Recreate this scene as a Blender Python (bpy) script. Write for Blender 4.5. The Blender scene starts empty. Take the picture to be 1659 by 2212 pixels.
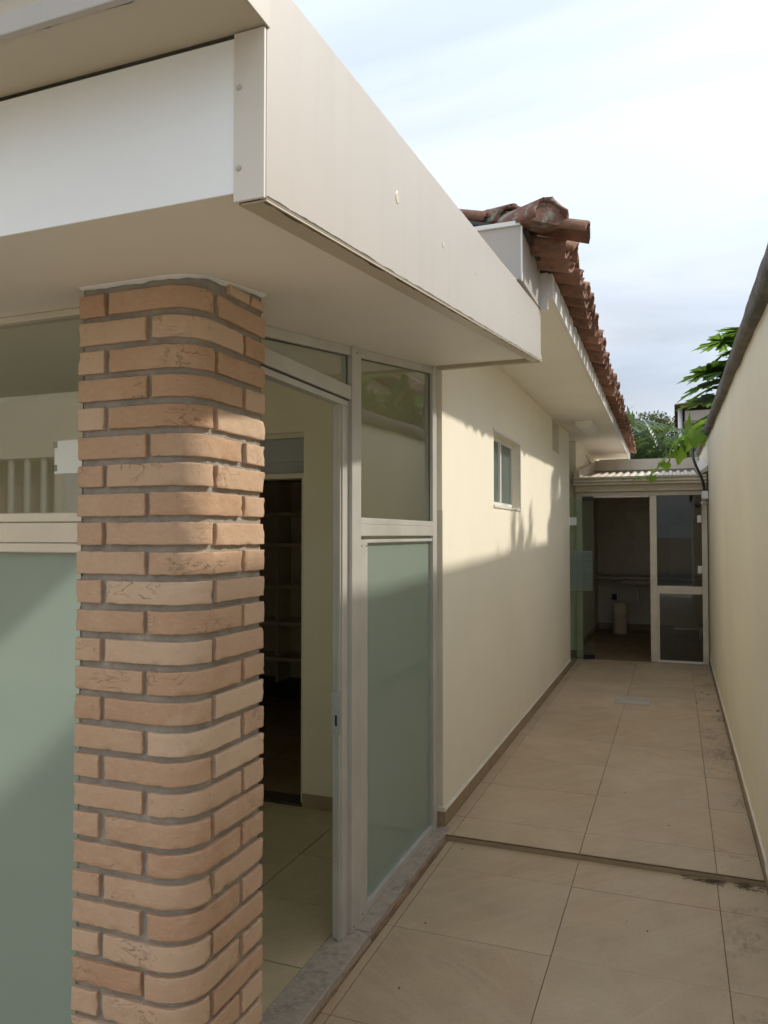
import bpy, bmesh, math, random
from mathutils import Vector, Matrix, noise
R = math.radians
rnd = random.Random(7)
scn = bpy.context.scene
col = scn.collection

# ------------------------------------------------------------------ camera
YAW, PITCH, EYE = R(20.904), R(1.701), 1.55
cam_d = bpy.data.cameras.new('camera'); cam = bpy.data.objects.new('camera', cam_d); col.objects.link(cam)
cam_d.sensor_fit = 'HORIZONTAL'; cam_d.sensor_width = 36.0; cam_d.lens = 36.0 * 1650 / 1659
cam_d.clip_start = 0.02; cam_d.clip_end = 3000
fw = Vector((-math.sin(YAW) * math.cos(PITCH), math.cos(YAW) * math.cos(PITCH), math.sin(PITCH)))
rt = Vector((math.cos(YAW), math.sin(YAW), 0)); up = rt.cross(fw)
cam.matrix_world = Matrix((( rt.x, up.x, -fw.x, 0), (rt.y, up.y, -fw.y, 0), (rt.z, up.z, -fw.z, EYE), (0, 0, 0, 1)))
scn.camera = cam
scn.render.resolution_x, scn.render.resolution_y = 768, 1024

# ------------------------------------------------------------------ light
SUN_AZ = math.atan2(0.60, 0.80)          # towards the sun, from +X towards +Y
SUN_EL = R(35.0)
SUN_STRENGTH, SKY_STRENGTH, EXPOSURE = 0.45, 0.15, 2.92
scn.cycles.max_bounces = 14; scn.cycles.diffuse_bounces = 8; scn.cycles.glossy_bounces = 5; scn.cycles.transparent_max_bounces = 16; scn.cycles.transmission_bounces = 6
sl = bpy.data.lights.new('sun', 'SUN'); sl.energy = SUN_STRENGTH; sl.angle = R(1.8); sl.color = (1.0, 0.93, 0.80)
so = bpy.data.objects.new('sun', sl); col.objects.link(so); so.location = (8, 6, 9)
sdir = Vector((math.cos(SUN_AZ) * math.cos(SUN_EL), math.sin(SUN_AZ) * math.cos(SUN_EL), math.sin(SUN_EL)))
so.rotation_euler = sdir.to_track_quat('Z', 'Y').to_euler()
W = bpy.data.worlds.new('World'); scn.world = W; W.use_nodes = True
nt = W.node_tree; N, L = nt.nodes, nt.links
N.clear()
out = N.new('ShaderNodeOutputWorld'); bg = N.new('ShaderNodeBackground'); L.new(bg.outputs[0], out.inputs[0])
sky = N.new('ShaderNodeTexSky'); sky.sky_type = 'NISHITA'; sky.sun_disc = False
sky.sun_elevation = SUN_EL; sky.sun_rotation = math.pi / 2 - SUN_AZ
sky.air_density = 1.0; sky.dust_density = 2.5; sky.ozone_density = 1.0
tc = N.new('ShaderNodeTexCoord'); sep = N.new('ShaderNodeSeparateXYZ'); L.new(tc.outputs['Generated'], sep.inputs[0])
def wm(op, a, b):
    n = N.new('ShaderNodeMath'); n.operation = op
    for i, v in enumerate((a, b)):
        if v is None: continue
        if isinstance(v, (int, float)): n.inputs[i].default_value = v
        else: L.new(v, n.inputs[i])
    return n.outputs[0]
den = wm('ADD', wm('MAXIMUM', sep.outputs[2], 0.0), 0.22)
cmb = N.new('ShaderNodeCombineXYZ')
L.new(wm('DIVIDE', sep.outputs[0], den), cmb.inputs[0]); L.new(wm('DIVIDE', sep.outputs[1], den), cmb.inputs[1])
mp = N.new('ShaderNodeMapping'); mp.inputs['Scale'].default_value = (0.55, 1.5, 1); mp.inputs['Rotation'].default_value = (0, 0, R(-16))
mp.inputs['Location'].default_value = (3.1, 0.4, 0)
L.new(cmb.outputs[0], mp.inputs[0])
cn = N.new('ShaderNodeTexNoise'); cn.inputs['Scale'].default_value = 1.5; cn.inputs['Detail'].default_value = 6; cn.inputs['Roughness'].default_value = 0.5
cn.inputs['Distortion'].default_value = 0.6
L.new(mp.outputs[0], cn.inputs[0])
cr = N.new('ShaderNodeValToRGB'); cr.color_ramp.elements[0].position = 0.30; cr.color_ramp.elements[1].position = 0.66
cr.color_ramp.elements[0].color = (0.80, 0.80, 0.80, 1); cr.color_ramp.elements[1].color = (1, 1, 1, 1)
L.new(cn.outputs[0], cr.inputs[0])
# cloud brightness: some thick grey undersides
cn2 = N.new('ShaderNodeTexNoise'); cn2.inputs['Scale'].default_value = 1.5; cn2.inputs['Detail'].default_value = 7; cn2.inputs['Roughness'].default_value = 0.52; cn2.inputs['Distortion'].default_value = 0.5
mp2 = N.new('ShaderNodeMapping'); mp2.inputs['Scale'].default_value = (0.5, 1.3, 1); mp2.inputs['Location'].default_value = (2.9, 7.9, 0); mp2.inputs['Rotation'].default_value = (0, 0, R(-14))
L.new(cmb.outputs[0], mp2.inputs[0]); L.new(mp2.outputs[0], cn2.inputs[0])
cc = N.new('ShaderNodeValToRGB'); cc.color_ramp.elements[0].position = 0.36; cc.color_ramp.elements[1].position = 0.62
cc.color_ramp.elements[0].color = (0.345, 0.39, 0.455, 1); cc.color_ramp.elements[1].color = (0.475, 0.51, 0.56, 1)
L.new(cn2.outputs[0], cc.inputs[0])
mx = N.new('ShaderNodeMix'); mx.data_type = 'RGBA'
# cloud luminance follows the CIE overcast law (1 + 2 sin elevation), with a faint glow round the veiled sun
zz = wm('MAXIMUM', sep.outputs[2], 0.0)
dt = N.new('ShaderNodeVectorMath'); dt.operation = 'DOT_PRODUCT'; L.new(tc.outputs['Generated'], dt.inputs[0]); dt.inputs[1].default_value = sdir
lum = wm('ADD', wm('ADD', wm('MULTIPLY', zz, 2.0), 1.0), wm('MULTIPLY', wm('POWER', wm('MAXIMUM', dt.outputs['Value'], 0.0), 6.0), 0.6))
cb_ = N.new('ShaderNodeVectorMath'); cb_.operation = 'SCALE'; L.new(cc.outputs[0], cb_.inputs[0]); L.new(lum, cb_.inputs['Scale'])
sc_ = N.new('ShaderNodeVectorMath'); sc_.operation = 'SCALE'; sc_.inputs['Scale'].default_value = 0.24; L.new(sky.outputs[0], sc_.inputs[0])   # blue seen through thin haze
L.new(cr.outputs[0], mx.inputs[0]); L.new(sc_.outputs[0], mx.inputs[6]); L.new(cb_.outputs[0], mx.inputs[7])
L.new(mx.outputs[2], bg.inputs[0]); bg.inputs[1].default_value = SKY_STRENGTH
vs = scn.view_settings; vs.view_transform = 'Standard'; vs.look = 'None'; vs.exposure = EXPOSURE; vs.gamma = 1.0; vs.use_curve_mapping = False

# ------------------------------------------------------------------ materials
class MT:
    def __init__(s, name):
        s.m = bpy.data.materials.new(name); s.m.use_nodes = True
        s.t = s.m.node_tree; s.n = s.t.nodes; s.l = s.t.links
        s.p = s.n['Principled BSDF']; s.o = s.n['Material Output']
        s._c = None
    def put(s, sock, v):
        if hasattr(v, 'is_output') or isinstance(v, bpy.types.NodeSocket): s.l.new(v, sock)
        else:
            if isinstance(v, tuple) and len(v) == 3 and sock.type == 'RGBA': v = (*v, 1)
            sock.default_value = v
    def coord(s, scale=(1, 1, 1), rot=(0, 0, 0), rand=True, world=False):
        if world:
            c = s.n.new('ShaderNodeNewGeometry').outputs['Position']
        else:
            c = s.n.new('ShaderNodeTexCoord').outputs['Object']
        if rand:
            oi = s.n.new('ShaderNodeObjectInfo')
            m = s.n.new('ShaderNodeVectorMath'); m.operation = 'MULTIPLY_ADD'
            s.l.new(oi.outputs['Random'], m.inputs[0]); m.inputs[1].default_value = (37.0, 53.0, 71.0); s.l.new(c, m.inputs[2])
            c = m.outputs[0]
        if rot != (0, 0, 0):
            mr = s.n.new('ShaderNodeMapping'); mr.inputs['Rotation'].default_value = rot; s.l.new(c, mr.inputs[0]); c = mr.outputs[0]
        mpn = s.n.new('ShaderNodeMapping'); mpn.inputs['Scale'].default_value = scale
        s.l.new(c, mpn.inputs[0]); return mpn.outputs[0]
    def noise(s, c, scale, detail=4, rough=0.55, dist=0.0):
        n = s.n.new('ShaderNodeTexNoise'); s.l.new(c, n.inputs[0])
        n.inputs['Scale'].default_value = scale; n.inputs['Detail'].default_value = detail; n.inputs['Roughness'].default_value = rough
        n.inputs['Distortion'].default_value = dist; return n.outputs[0]
    def ramp(s, f, a, b, lo=(0, 0, 0), hi=(1, 1, 1)):
        r = s.n.new('ShaderNodeValToRGB'); s.l.new(f, r.inputs[0])
        r.color_ramp.elements[0].position = a; r.color_ramp.elements[1].position = b
        r.color_ramp.elements[0].color = (*lo, 1); r.color_ramp.elements[1].color = (*hi, 1); return r.outputs[0]
    def mix(s, f, a, b, mode='MIX'):
        m = s.n.new('ShaderNodeMix'); m.data_type = 'RGBA'; m.blend_type = mode
        s.put(m.inputs[0], f); s.put(m.inputs[6], a); s.put(m.inputs[7], b); return m.outputs[2]
    def math(s, op, a, b=0.0):
        m = s.n.new('ShaderNodeMath'); m.operation = op; s.put(m.inputs[0], a); s.put(m.inputs[1], b); return m.outputs[0]
    def rand(s):
        return s.n.new('ShaderNodeObjectInfo').outputs['Random']
    def bump(s, h, strength, dist, prev=None):
        b = s.n.new('ShaderNodeBump'); b.inputs['Strength'].default_value = strength; b.inputs['Distance'].default_value = dist
        s.l.new(h, b.inputs['Height'])
        if prev is not None: s.l.new(prev, b.inputs['Normal'])
        s.l.new(b.outputs[0], s.p.inputs['Normal']); return b.outputs[0]
    def set(s, **k):
        for a, v in k.items(): s.put(s.p.inputs[a.replace('_', ' ')], v)
        return s.m
M = {}
def paint(name, c, rough=0.6, var=0.06, bump=0.15, spots=0.0, scale=1.0, streak=0.0, splash=0.0):
    t = MT(name); co = t.coord(rand=False)
    big = t.noise(co, 1.3 * scale, 5, 0.6)
    dark = tuple(x * (1 - var * 2) for x in c); lite = tuple(min(1, x * (1 + var)) for x in c)
    k = t.mix(t.ramp(big, 0.3, 0.7), dark, lite)
    if streak:
        st = t.noise(t.coord((9, 9, 0.55), rand=False), 2.0, 5, 0.6)
        k = t.mix(t.math('MULTIPLY', t.ramp(st, 0.52, 0.75), streak), k, tuple(x * 0.62 for x in c))
    if spots:
        sp = t.noise(co, 9 * scale, 6, 0.7)
        k = t.mix(t.math('MULTIPLY', t.ramp(sp, 0.60, 0.72), spots), k, tuple(x * 0.55 for x in c))
    if splash:          # mud splashes and scuffs near the floor, with their own ragged shape
        wz = t.n.new('ShaderNodeSeparateXYZ'); t.l.new(t.coord(rand=False, world=True), wz.inputs[0])
        low = t.ramp(wz.outputs[2], 0.10, 0.62, (1, 1, 1), (0, 0, 0)); sn = t.ramp(t.noise(co, 5.5, 8, 0.75), 0.47, 0.66)
        k = t.mix(t.math('MULTIPLY', t.math('MULTIPLY', low, sn), splash), k, (c[0] * .55, c[1] * .50, c[2] * .45))
        sc2 = t.ramp(t.noise(t.coord((1, 1, 3.5), rand=False), 6, 7, 0.7), 0.66, 0.72)
        k = t.mix(t.math('MULTIPLY', sc2, 0.35 * splash), k, tuple(x * 0.66 for x in c))
        t.bump(t.noise(co, 70, 4, 0.6), bump, 0.003)
    else: t.bump(t.noise(co, 55, 4, 0.6), bump, 0.004)
    t.set(Base_Color=k, Roughness=rough); M[name] = t.m; return t.m
paint('wall_paint', (0.87, 0.815, 0.68), 0.7, 0.02, 0.12, 0.02, 1.0, 0.0, 0.12)
paint('boundary_paint', (0.87, 0.80, 0.64), 0.75, 0.03, 0.35, 0.05, 1.0, 0.0, 0.30)
paint('inner_paint', (0.84, 0.75, 0.56), 0.6, 0.04, 0.15)
paint('soffit_paint', (0.86, 0.81, 0.73), 0.55, 0.03, 0.05)
paint('eave_soffit_paint', (0.86, 0.82, 0.74), 0.6, 0.03, 0.1)
paint('canopy_metal', (0.45, 0.41, 0.365), 0.42, 0.03, 0.02, 0.06, 1, 0.16)
paint('canopy_metal_lifted', (0.66, 0.60, 0.52), 0.4, 0.03, 0.02)  # canopy metal in a lighter colour, to lift the shaded corner plate
paint('canopy_under', (0.52, 0.45, 0.34), 0.45, 0.03, 0.02)
paint('panel_white', (0.85, 0.85, 0.83), 0.35, 0.03, 0.02)
paint('trim_white', (0.78, 0.76, 0.71), 0.45, 0.04, 0.05)
paint('beige_metal', (0.60, 0.53, 0.42), 0.45, 0.06, 0.03, 0.15, 1, 0.2)
paint('sheet_metal', (0.58, 0.52, 0.44), 0.5, 0.08, 0.03, 0.25, 1.5)
paint('neighbour_paint', (0.33, 0.26, 0.215), 0.8, 0.06, 0.3, 0.1)
paint('grey_plastic', (0.42, 0.42, 0.41), 0.5, 0.06, 0.05)
paint('white_plastic', (0.80, 0.80, 0.78), 0.35, 0.02, 0.0)
paint('bin_plastic', (0.66, 0.55, 0.42), 0.45, 0.04, 0.0)
paint('black_plastic', (0.015, 0.015, 0.016), 0.4, 0.05, 0.0)
paint('dark_wood', (0.05, 0.04, 0.03), 0.5, 0.1, 0.05)
paint('shelf_laminate', (0.72, 0.64, 0.48), 0.45, 0.04, 0.0)
paint('kitchen_wall', (0.66, 0.61, 0.51), 0.35, 0.04, 0.03)
paint('stone_counter', (0.45, 0.40, 0.33), 0.3, 0.15, 0.03)
paint('paper', (0.78, 0.82, 0.80), 0.6, 0.02, 0.0)
paint('twig_brown', (0.10, 0.075, 0.05), 0.8, 0.2, 0.1)
paint('cover_grey', (0.44, 0.39, 0.33), 0.6, 0.1, 0.2, 0.3, 4)
paint('grime', (0.10, 0.08, 0.055), 0.9, 0.2, 0.5, 0.3, 6)
paint('caulk', (0.70, 0.66, 0.55), 0.6, 0.05, 0.3, 0.1, 3)

def brick_mat():
    t = MT('brick'); co = t.coord(); r = t.rand()
    base = t.ramp(r, 0.0, 1.0, (0.49, 0.295, 0.18), (0.63, 0.45, 0.315))
    r2 = t.math('FRACT', t.math('MULTIPLY', r, 17.31)); base = t.mix(t.math('MULTIPLY', t.ramp(r2, 0.6, 1.0), 0.45), base, (0.44, 0.25, 0.145))
    pale = t.noise(co, 9, 5, 0.6, 0.5)
    k = t.mix(t.math('MULTIPLY', t.ramp(pale, 0.45, 0.75), 0.55), base, (0.57, 0.41, 0.28))
    soot = t.noise(co, 26, 6, 0.7)
    k = t.mix(t.math('MULTIPLY', t.ramp(soot, 0.60, 0.80), 0.35), k, (0.24, 0.13, 0.075))
    # cracks: thin ridged noise lines, drawn as relief with dirt in them
    cr = t.noise(t.coord((1, 1, 2.2)), 11, 3, 0.55, 1.6)
    line = t.math('ABSOLUTE', t.math('SUBTRACT', cr, 0.5)); dust = t.noise(t.coord((1, 1, 3)), 45, 5, 0.7)
    k = t.mix(t.math('MULTIPLY', t.ramp(dust, 0.5, 0.7), 0.30), k, (0.62, 0.48, 0.36))
    msk = t.noise(t.coord(), 7, 2, 0.5)
    crack = t.math('MULTIPLY', t.ramp(line, 0.0, 0.012, (1, 1, 1), (0, 0, 0)), t.ramp(msk, 0.55, 0.66))
    k = t.mix(t.math('MULTIPLY', crack, 0.42), k, (0.17, 0.10, 0.06))
    pit = t.ramp(t.noise(t.coord(), 130, 3, 0.6), 0.66, 0.71); k = t.mix(t.math('MULTIPLY', pit, 0.5), k, (0.20, 0.115, 0.07))
    h = t.math('ADD', t.math('MULTIPLY', t.noise(co, 48, 8, 0.78), 0.9), t.math('MULTIPLY', crack, -0.9))
    t.bump(h, 0.75, 0.006)
    t.set(Base_Color=k, Roughness=0.85); M['brick'] = t.m
brick_mat()
def mortar_mat():
    t = MT('mortar'); co = t.coord(rand=False)
    k = t.mix(t.ramp(t.noise(co, 14, 6, 0.7), 0.3, 0.7), (0.30, 0.27, 0.23), (0.46, 0.415, 0.355))
    t.bump(t.noise(co, 90, 6, 0.75), 0.9, 0.008); t.set(Base_Color=k, Roughness=0.95); M['mortar'] = t.m
mortar_mat()
def floor_mat(name, a, b, vein, rough, stain=False, veins=0.5):
    t = MT(name); co = t.coord()
    r = t.rand()
    blot = t.noise(co, 3.2, 5, 0.6, 0.4)
    k = t.mix(t.ramp(blot, 0.3, 0.7), a, b)
    k = t.mix(t.math('MULTIPLY', r, 0.22), k, tuple(x * 0.72 for x in a))
    if stain: k = t.mix(t.math('MULTIPLY', t.ramp(t.noise(t.coord(rand=False, world=True), 1.1, 5, 0.6, 0.3), 0.45, 0.70), 0.40), k, (a[0] * 1.05, a[1] * .86, a[2] * .74))
    va = t.noise(t.coord((0.6, 3.0, 1), (0, 0, R(38))), 1.6, 5, 0.6, 0.6); vb = t.noise(t.coord((0.6, 3.0, 1), (0, 0, R(-52))), 1.6, 5, 0.6, 0.6)
    v = t.mix(t.math('GREATER_THAN', t.math('FRACT', t.math('MULTIPLY', r, 7.7)), 0.5), va, vb)
    vl = t.math('ABSOLUTE', t.math('SUBTRACT', v, 0.5))
    k = t.mix(t.math('MULTIPLY', t.ramp(vl, 0.0, 0.07, (1, 1, 1), (0, 0, 0)), veins), k, vein)
    v2 = t.noise(t.coord((0.7, 5.5, 1), (0, 0, R(-40))), 1.7, 5, 0.65, 0.4)
    k = t.mix(t.math('MULTIPLY', t.ramp(v2, 0.52, 0.75), 0.16), k, tuple(x * 0.66 for x in a))
    fine = t.noise(co, 120, 3, 0.7)
    k = t.mix(t.math('MULTIPLY', t.ramp(fine, 0.55, 0.70), 0.42), k, tuple(x * 0.5 for x in a))
    if stain:
        wc = t.coord((1, 1, 1), rand=False, world=True)
        sx = t.n.new('ShaderNodeSeparateXYZ'); t.l.new(wc, sx.inputs[0])
        s1 = t.math('MULTIPLY', t.ramp(t.noise(wc, 2.4, 7, 0.72), 0.52, 0.60), t.ramp(t.noise(t.coord((6, 1.2, 1), rand=False, world=True), 9, 5, 0.7), 0.38, 0.60))
        edge = t.ramp(sx.outputs[0], 0.10, 0.34)
        k = t.mix(t.math('MULTIPLY', t.math('MULTIPLY', s1, edge), 0.85), k, (0.035, 0.028, 0.022))
        s2 = t.ramp(t.noise(wc, 0.8, 4, 0.6), 0.42, 0.70)
        k = t.mix(t.math('MULTIPLY', s2, 0.28), k, tuple(x * 0.62 for x in a))
    t.bump(t.noise(co, 40, 5, 0.65), 0.25, 0.003)
    rg = t.ramp(t.noise(co, 5, 4), 0.3, 0.7, (rough - .08,) * 3, (rough + .1,) * 3)
    t.set(Base_Color=k, Roughness=rg); M[name] = t.m
floor_mat('yard_tile', (0.45, 0.34, 0.22), (0.54, 0.425, 0.285), (0.63, 0.505, 0.36), 0.50, True, 0.20)
floor_mat('inner_tile', (0.46, 0.38, 0.24), (0.56, 0.475, 0.32), (0.60, 0.52, 0.36), 0.38, False, 0.15)
floor_mat('skirting_tile', (0.30, 0.22, 0.13), (0.37, 0.28, 0.175), (0.45, 0.35, 0.23), 0.5, False, 0.2)
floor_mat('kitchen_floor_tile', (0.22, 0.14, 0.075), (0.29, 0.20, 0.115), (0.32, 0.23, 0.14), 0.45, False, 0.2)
floor_mat('wall_tile', (0.60, 0.55, 0.45), (0.66, 0.61, 0.51), (0.68, 0.63, 0.53), 0.25, False, 0.1)
paint('grout', (0.20, 0.155, 0.105), 0.9, 0.2, 0.6, 0.3, 4)
paint('clay_dirt', (0.25, 0.155, 0.095), 0.95, 0.25, 0.8, 0.3, 6)
def granite():
    t = MT('granite'); co = t.coord()
    a = t.noise(co, 38, 6, 0.75); b = t.noise(co, 9, 4, 0.6)
    k = t.ramp(a, 0.36, 0.66, (0.17, 0.145, 0.125), (0.48, 0.42, 0.36))
    k = t.mix(t.ramp(b, 0.3, 0.65), k, (0.42, 0.35, 0.285)); t.bump(a, 0.2, 0.002)
    t.set(Base_Color=k, Roughness=0.45); M['granite'] = t.m
granite()
def alu(name, c, rough):
    t = MT(name); co = t.coord((1, 1, 0.04), rand=False)
    g = t.noise(co, 160, 3, 0.6); d = t.noise(t.coord(rand=False), 3, 5, 0.6)
    k = t.mix(t.ramp(d, 0.35, 0.75), c, tuple(x * 0.78 for x in c))
    t.set(Base_Color=k, Roughness=t.ramp(g, 0.3, 0.7, (rough - .06,) * 3, (rough + .1,) * 3), Metallic=0.40); M[name] = t.m
alu('aluminium', (0.64, 0.625, 0.595), 0.40); alu('frame_champagne', (0.70, 0.645, 0.55), 0.45); alu('lock_steel', (0.55, 0.55, 0.54), 0.3)
def glass(name, tint, ior=1.5, add=0.0):
    t = MT(name); t.n.remove(t.p)
    geo = t.n.new('ShaderNodeNewGeometry'); fr = t.n.new('ShaderNodeFresnel')
    t.l.new(t.math('ADD', t.math('MULTIPLY', geo.outputs['Backfacing'], 1 / ior - ior), ior), fr.inputs[0])
    tr = t.n.new('ShaderNodeBsdfTransparent'); tr.inputs[0].default_value = (*tint, 1)
    gl = t.n.new('ShaderNodeBsdfGlossy'); gl.inputs['Roughness'].default_value = 0.012
    mxs = t.n.new('ShaderNodeMixShader')
    t.l.new(t.math('ADD', fr.outputs[0], add), mxs.inputs[0]); t.l.new(tr.outputs[0], mxs.inputs[1]); t.l.new(gl.outputs[0], mxs.inputs[2])
    t.l.new(mxs.outputs[0], t.o.inputs[0]); M[name] = t.m
glass('clear_glass', (0.92, 0.94, 0.91), 1.75); glass('green_glass', (0.80, 0.88, 0.83), 1.55); glass('smoked_glass', (0.70, 0.72, 0.68), 1.55)
def frosted(name, c):
    t = MT(name); co = t.coord(rand=False)
    k = t.mix(t.ramp(t.noise(co, 2.5, 4), 0.3, 0.7), c, tuple(x * 0.92 for x in c))
    t.set(Base_Color=k, Roughness=0.45, Coat_Weight=1.0, Coat_Roughness=0.015); t.p.inputs['Coat IOR'].default_value = 1.5; M[name] = t.m
    tl = t.n.new('ShaderNodeBsdfTranslucent'); tl.inputs[0].default_value = (0.80, 0.90, 0.85, 1); ms = t.n.new('ShaderNodeMixShader'); ms.inputs[0].default_value = 0.50
    t.l.new(t.p.outputs[0], ms.inputs[1]); t.l.new(tl.outputs[0], ms.inputs[2]); t.l.new(ms.outputs[0], t.o.inputs[0])
frosted('frosted_glass', (0.38, 0.46, 0.405)); frosted('window_glass', (0.20, 0.26, 0.25)); frosted('sticker_film', (0.30, 0.38, 0.36))
def terracotta(name, a, b, lich):
    t = MT(name); co = t.coord(); r = t.rand()
    k = t.mix(r, a, b)
    k = t.mix(t.math('MULTIPLY', t.ramp(t.noise(co, 9, 6, 0.7), 0.48, 0.68), 0.7), k, (0.055, 0.035, 0.028))
    k = t.mix(t.math('MULTIPLY', t.ramp(t.noise(co, 14, 5, 0.7, 0.4), 0.66 - lich * .14, 0.70 - lich * .10), lich), k, (0.27, 0.28, 0.22))
    t.bump(t.noise(co, 50, 6, 0.7), 0.7, 0.008); t.set(Base_Color=k, Roughness=0.9); M[name] = t.m
terracotta('roof_clay', (0.19, 0.088, 0.055), (0.35, 0.185, 0.12), 0.25); terracotta('ridge_clay', (0.20, 0.095, 0.068), (0.26, 0.13, 0.095), 0.9)
def concrete():
    t = MT('concrete'); co = t.coord(rand=False)
    k = t.mix(t.ramp(t.noise(co, 5, 7, 0.7), 0.3, 0.72), (0.10, 0.09, 0.075), (0.235, 0.215, 0.18))
    k = t.mix(t.math('MULTIPLY', t.ramp(t.noise(t.coord((1, 0.3, 1), rand=False), 14, 6, 0.7), 0.5, 0.7), 0.6), k, (0.05, 0.048, 0.038))
    t.bump(t.noise(co, 35, 6, 0.7), 0.8, 0.012); t.set(Base_Color=k, Roughness=0.95); M['concrete'] = t.m
concrete()
def leafm(name, a, b, tr=0.45):
    t = MT(name); co = t.coord(); r = t.rand()
    k = t.mix(t.ramp(t.noise(co, 3.5, 3), 0.3, 0.7), a, b)
    k = t.mix(t.math('MULTIPLY', r, 0.35), k, b)
    t.set(Base_Color=k, Roughness=0.45)
    tl = t.n.new('ShaderNodeBsdfTranslucent'); t.put(tl.inputs[0], t.mix(0.5, k, (0.35, 0.5, 0.05)))
    ms = t.n.new('ShaderNodeMixShader'); ms.inputs[0].default_value = tr
    t.l.new(t.p.outputs[0], ms.inputs[1]); t.l.new(tl.outputs[0], ms.inputs[2]); t.l.new(ms.outputs[0], t.o.inputs[0]); M[name] = t.m
leafm('papaya_leaf', (0.055, 0.14, 0.04), (0.11, 0.24, 0.065), 0.5); leafm('vine_leaf', (0.16, 0.32, 0.035), (0.30, 0.46, 0.06), 0.6)
leafm('dark_leaf', (0.018, 0.05, 0.018), (0.045, 0.10, 0.035), 0.25); leafm('shrub_leaf', (0.04, 0.09, 0.02), (0.08, 0.16, 0.035), 0.35)
leafm('strap_leaf', (0.035, 0.075, 0.05), (0.10, 0.16, 0.11), 0.2); leafm('dry_leaf', (0.20, 0.11, 0.04), (0.28, 0.19, 0.08), 0.2); leafm('olive_leaf', (0.05, 0.07, 0.03), (0.11, 0.12, 0.055), 0.2)
paint('bark', (0.16, 0.12, 0.085), 0.9, 0.2, 0.9, 0.3, 4); paint('stalk_green', (0.16, 0.22, 0.08), 0.6, 0.1, 0.1)
paint('earth', (0.14, 0.105, 0.07), 0.95, 0.2, 0.8, 0.3); paint('bounce_concrete', (0.46, 0.42, 0.35), 0.85, 0.1, 0.4, 0.2); paint('asphalt', (0.05, 0.05, 0.05), 0.9, 0.15, 0.6)
paint('gate_white', (0.75, 0.74, 0.70), 0.5, 0.04, 0.05)

# ------------------------------------------------------------------ helpers
def tag(o, label=None, cat=None, group=None, kind=None):
    for k, v in (('label', label), ('category', cat), ('group', group), ('kind', kind)):
        if v: o[k] = v
    return o
def thing(name, label, cat, loc=(0, 0, 0), group=None):
    o = bpy.data.objects.new(name, None); col.objects.link(o); o.location = loc; o.empty_display_size = 0.1
    return tag(o, label, cat, group)
def link(name, me, mat, parent=None, smooth=False):
    o = bpy.data.objects.new(name, me); col.objects.link(o)
    if mat and not me.materials: me.materials.append(M[mat] if isinstance(mat, str) else mat)
    if smooth: me.polygons.foreach_set('use_smooth', [True] * len(me.polygons))
    if parent:
        o.parent = parent
        w = Vector(parent.location); q = parent.parent
        while q: w += q.location; q = q.parent
        o.location = -w
    return o
def pydata(name, v, f, mat, parent=None, smooth=False):
    me = bpy.data.meshes.new(name); me.from_pydata([tuple(p) for p in v], [], f); me.update()
    bm = bmesh.new(); bm.from_mesh(me); bmesh.ops.recalc_face_normals(bm, faces=bm.faces); bm.to_mesh(me); bm.free()
    return link(name, me, mat, parent, smooth)
def bev(o, w, seg=2):
    m = o.modifiers.new('bevel', 'BEVEL'); m.width = w; m.segments = seg; m.limit_method = 'ANGLE'; m.angle_limit = R(35); return o
BOXF = [(0, 3, 2, 1), (4, 5, 6, 7), (0, 1, 5, 4), (1, 2, 6, 5), (2, 3, 7, 6), (3, 0, 4, 7)]
def boxv(x0, x1, y0, y1, z0, z1):
    return [(x0, y0, z0), (x1, y0, z0), (x1, y1, z0), (x0, y1, z0), (x0, y0, z1), (x1, y0, z1), (x1, y1, z1), (x0, y1, z1)]
def box(name, x0, x1, y0, y1, z0, z1, mat, parent=None, b=0.0):
    """box whose origin lies at its own centre, so object-space textures differ per piece"""
    cx, cy, cz = (x0 + x1) / 2, (y0 + y1) / 2, (z0 + z1) / 2
    me = bpy.data.meshes.new(name); me.from_pydata(boxv(x0 - cx, x1 - cx, y0 - cy, y1 - cy, z0 - cz, z1 - cz), [], BOXF); me.update()
    o = link(name, me, mat, parent); o.location = Vector(o.location) + Vector((cx, cy, cz))
    if b: bev(o, b)
    return o
def hexa(name, v, mat, parent=None, b=0.0):
    o = pydata(name, v, BOXF, mat, parent)
    if b: bev(o, b)
    return o
def tube(name, pts, rad, mat, parent=None, seg=8, closed_ends=True):
    pts = [Vector(p) for p in pts]; v = []; f = []
    rads = rad if isinstance(rad, (list, tuple)) else [rad] * len(pts)
    for i, p in enumerate(pts):
        d = (pts[min(i + 1, len(pts) - 1)] - pts[max(i - 1, 0)]).normalized()
        a = d.orthogonal().normalized() if i == 0 else (a - d * a.dot(d)).normalized()
        c = d.cross(a)
        for k in range(seg):
            t = 2 * math.pi * k / seg; v.append(p + (a * math.cos(t) + c * math.sin(t)) * rads[i])
    for i in range(len(pts) - 1):
        for k in range(seg):
            f.append((i * seg + k, i * seg + (k + 1) % seg, (i + 1) * seg + (k + 1) % seg, (i + 1) * seg + k))
    if closed_ends:
        f.append(tuple(range(seg - 1, -1, -1))); f.append(tuple((len(pts) - 1) * seg + k for k in range(seg)))
    return pydata(name, v, f, mat, parent, True)
def lathe(name, prof, c, mat, parent=None, seg=24):
    v = []; f = []
    for r_, z in prof:
        for k in range(seg):
            t = 2 * math.pi * k / seg; v.append((c[0] + r_ * math.cos(t), c[1] + r_ * math.sin(t), c[2] + z))
    for i in range(len(prof) - 1):
        for k in range(seg):
            f.append((i * seg + k, i * seg + (k + 1) % seg, (i + 1) * seg + (k + 1) % seg, (i + 1) * seg + k))
    f.append(tuple(range(seg))); f.append(tuple((len(prof) - 1) * seg + k for k in range(seg)))
    o = pydata(name, v, f, mat, parent, False); return o
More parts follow.
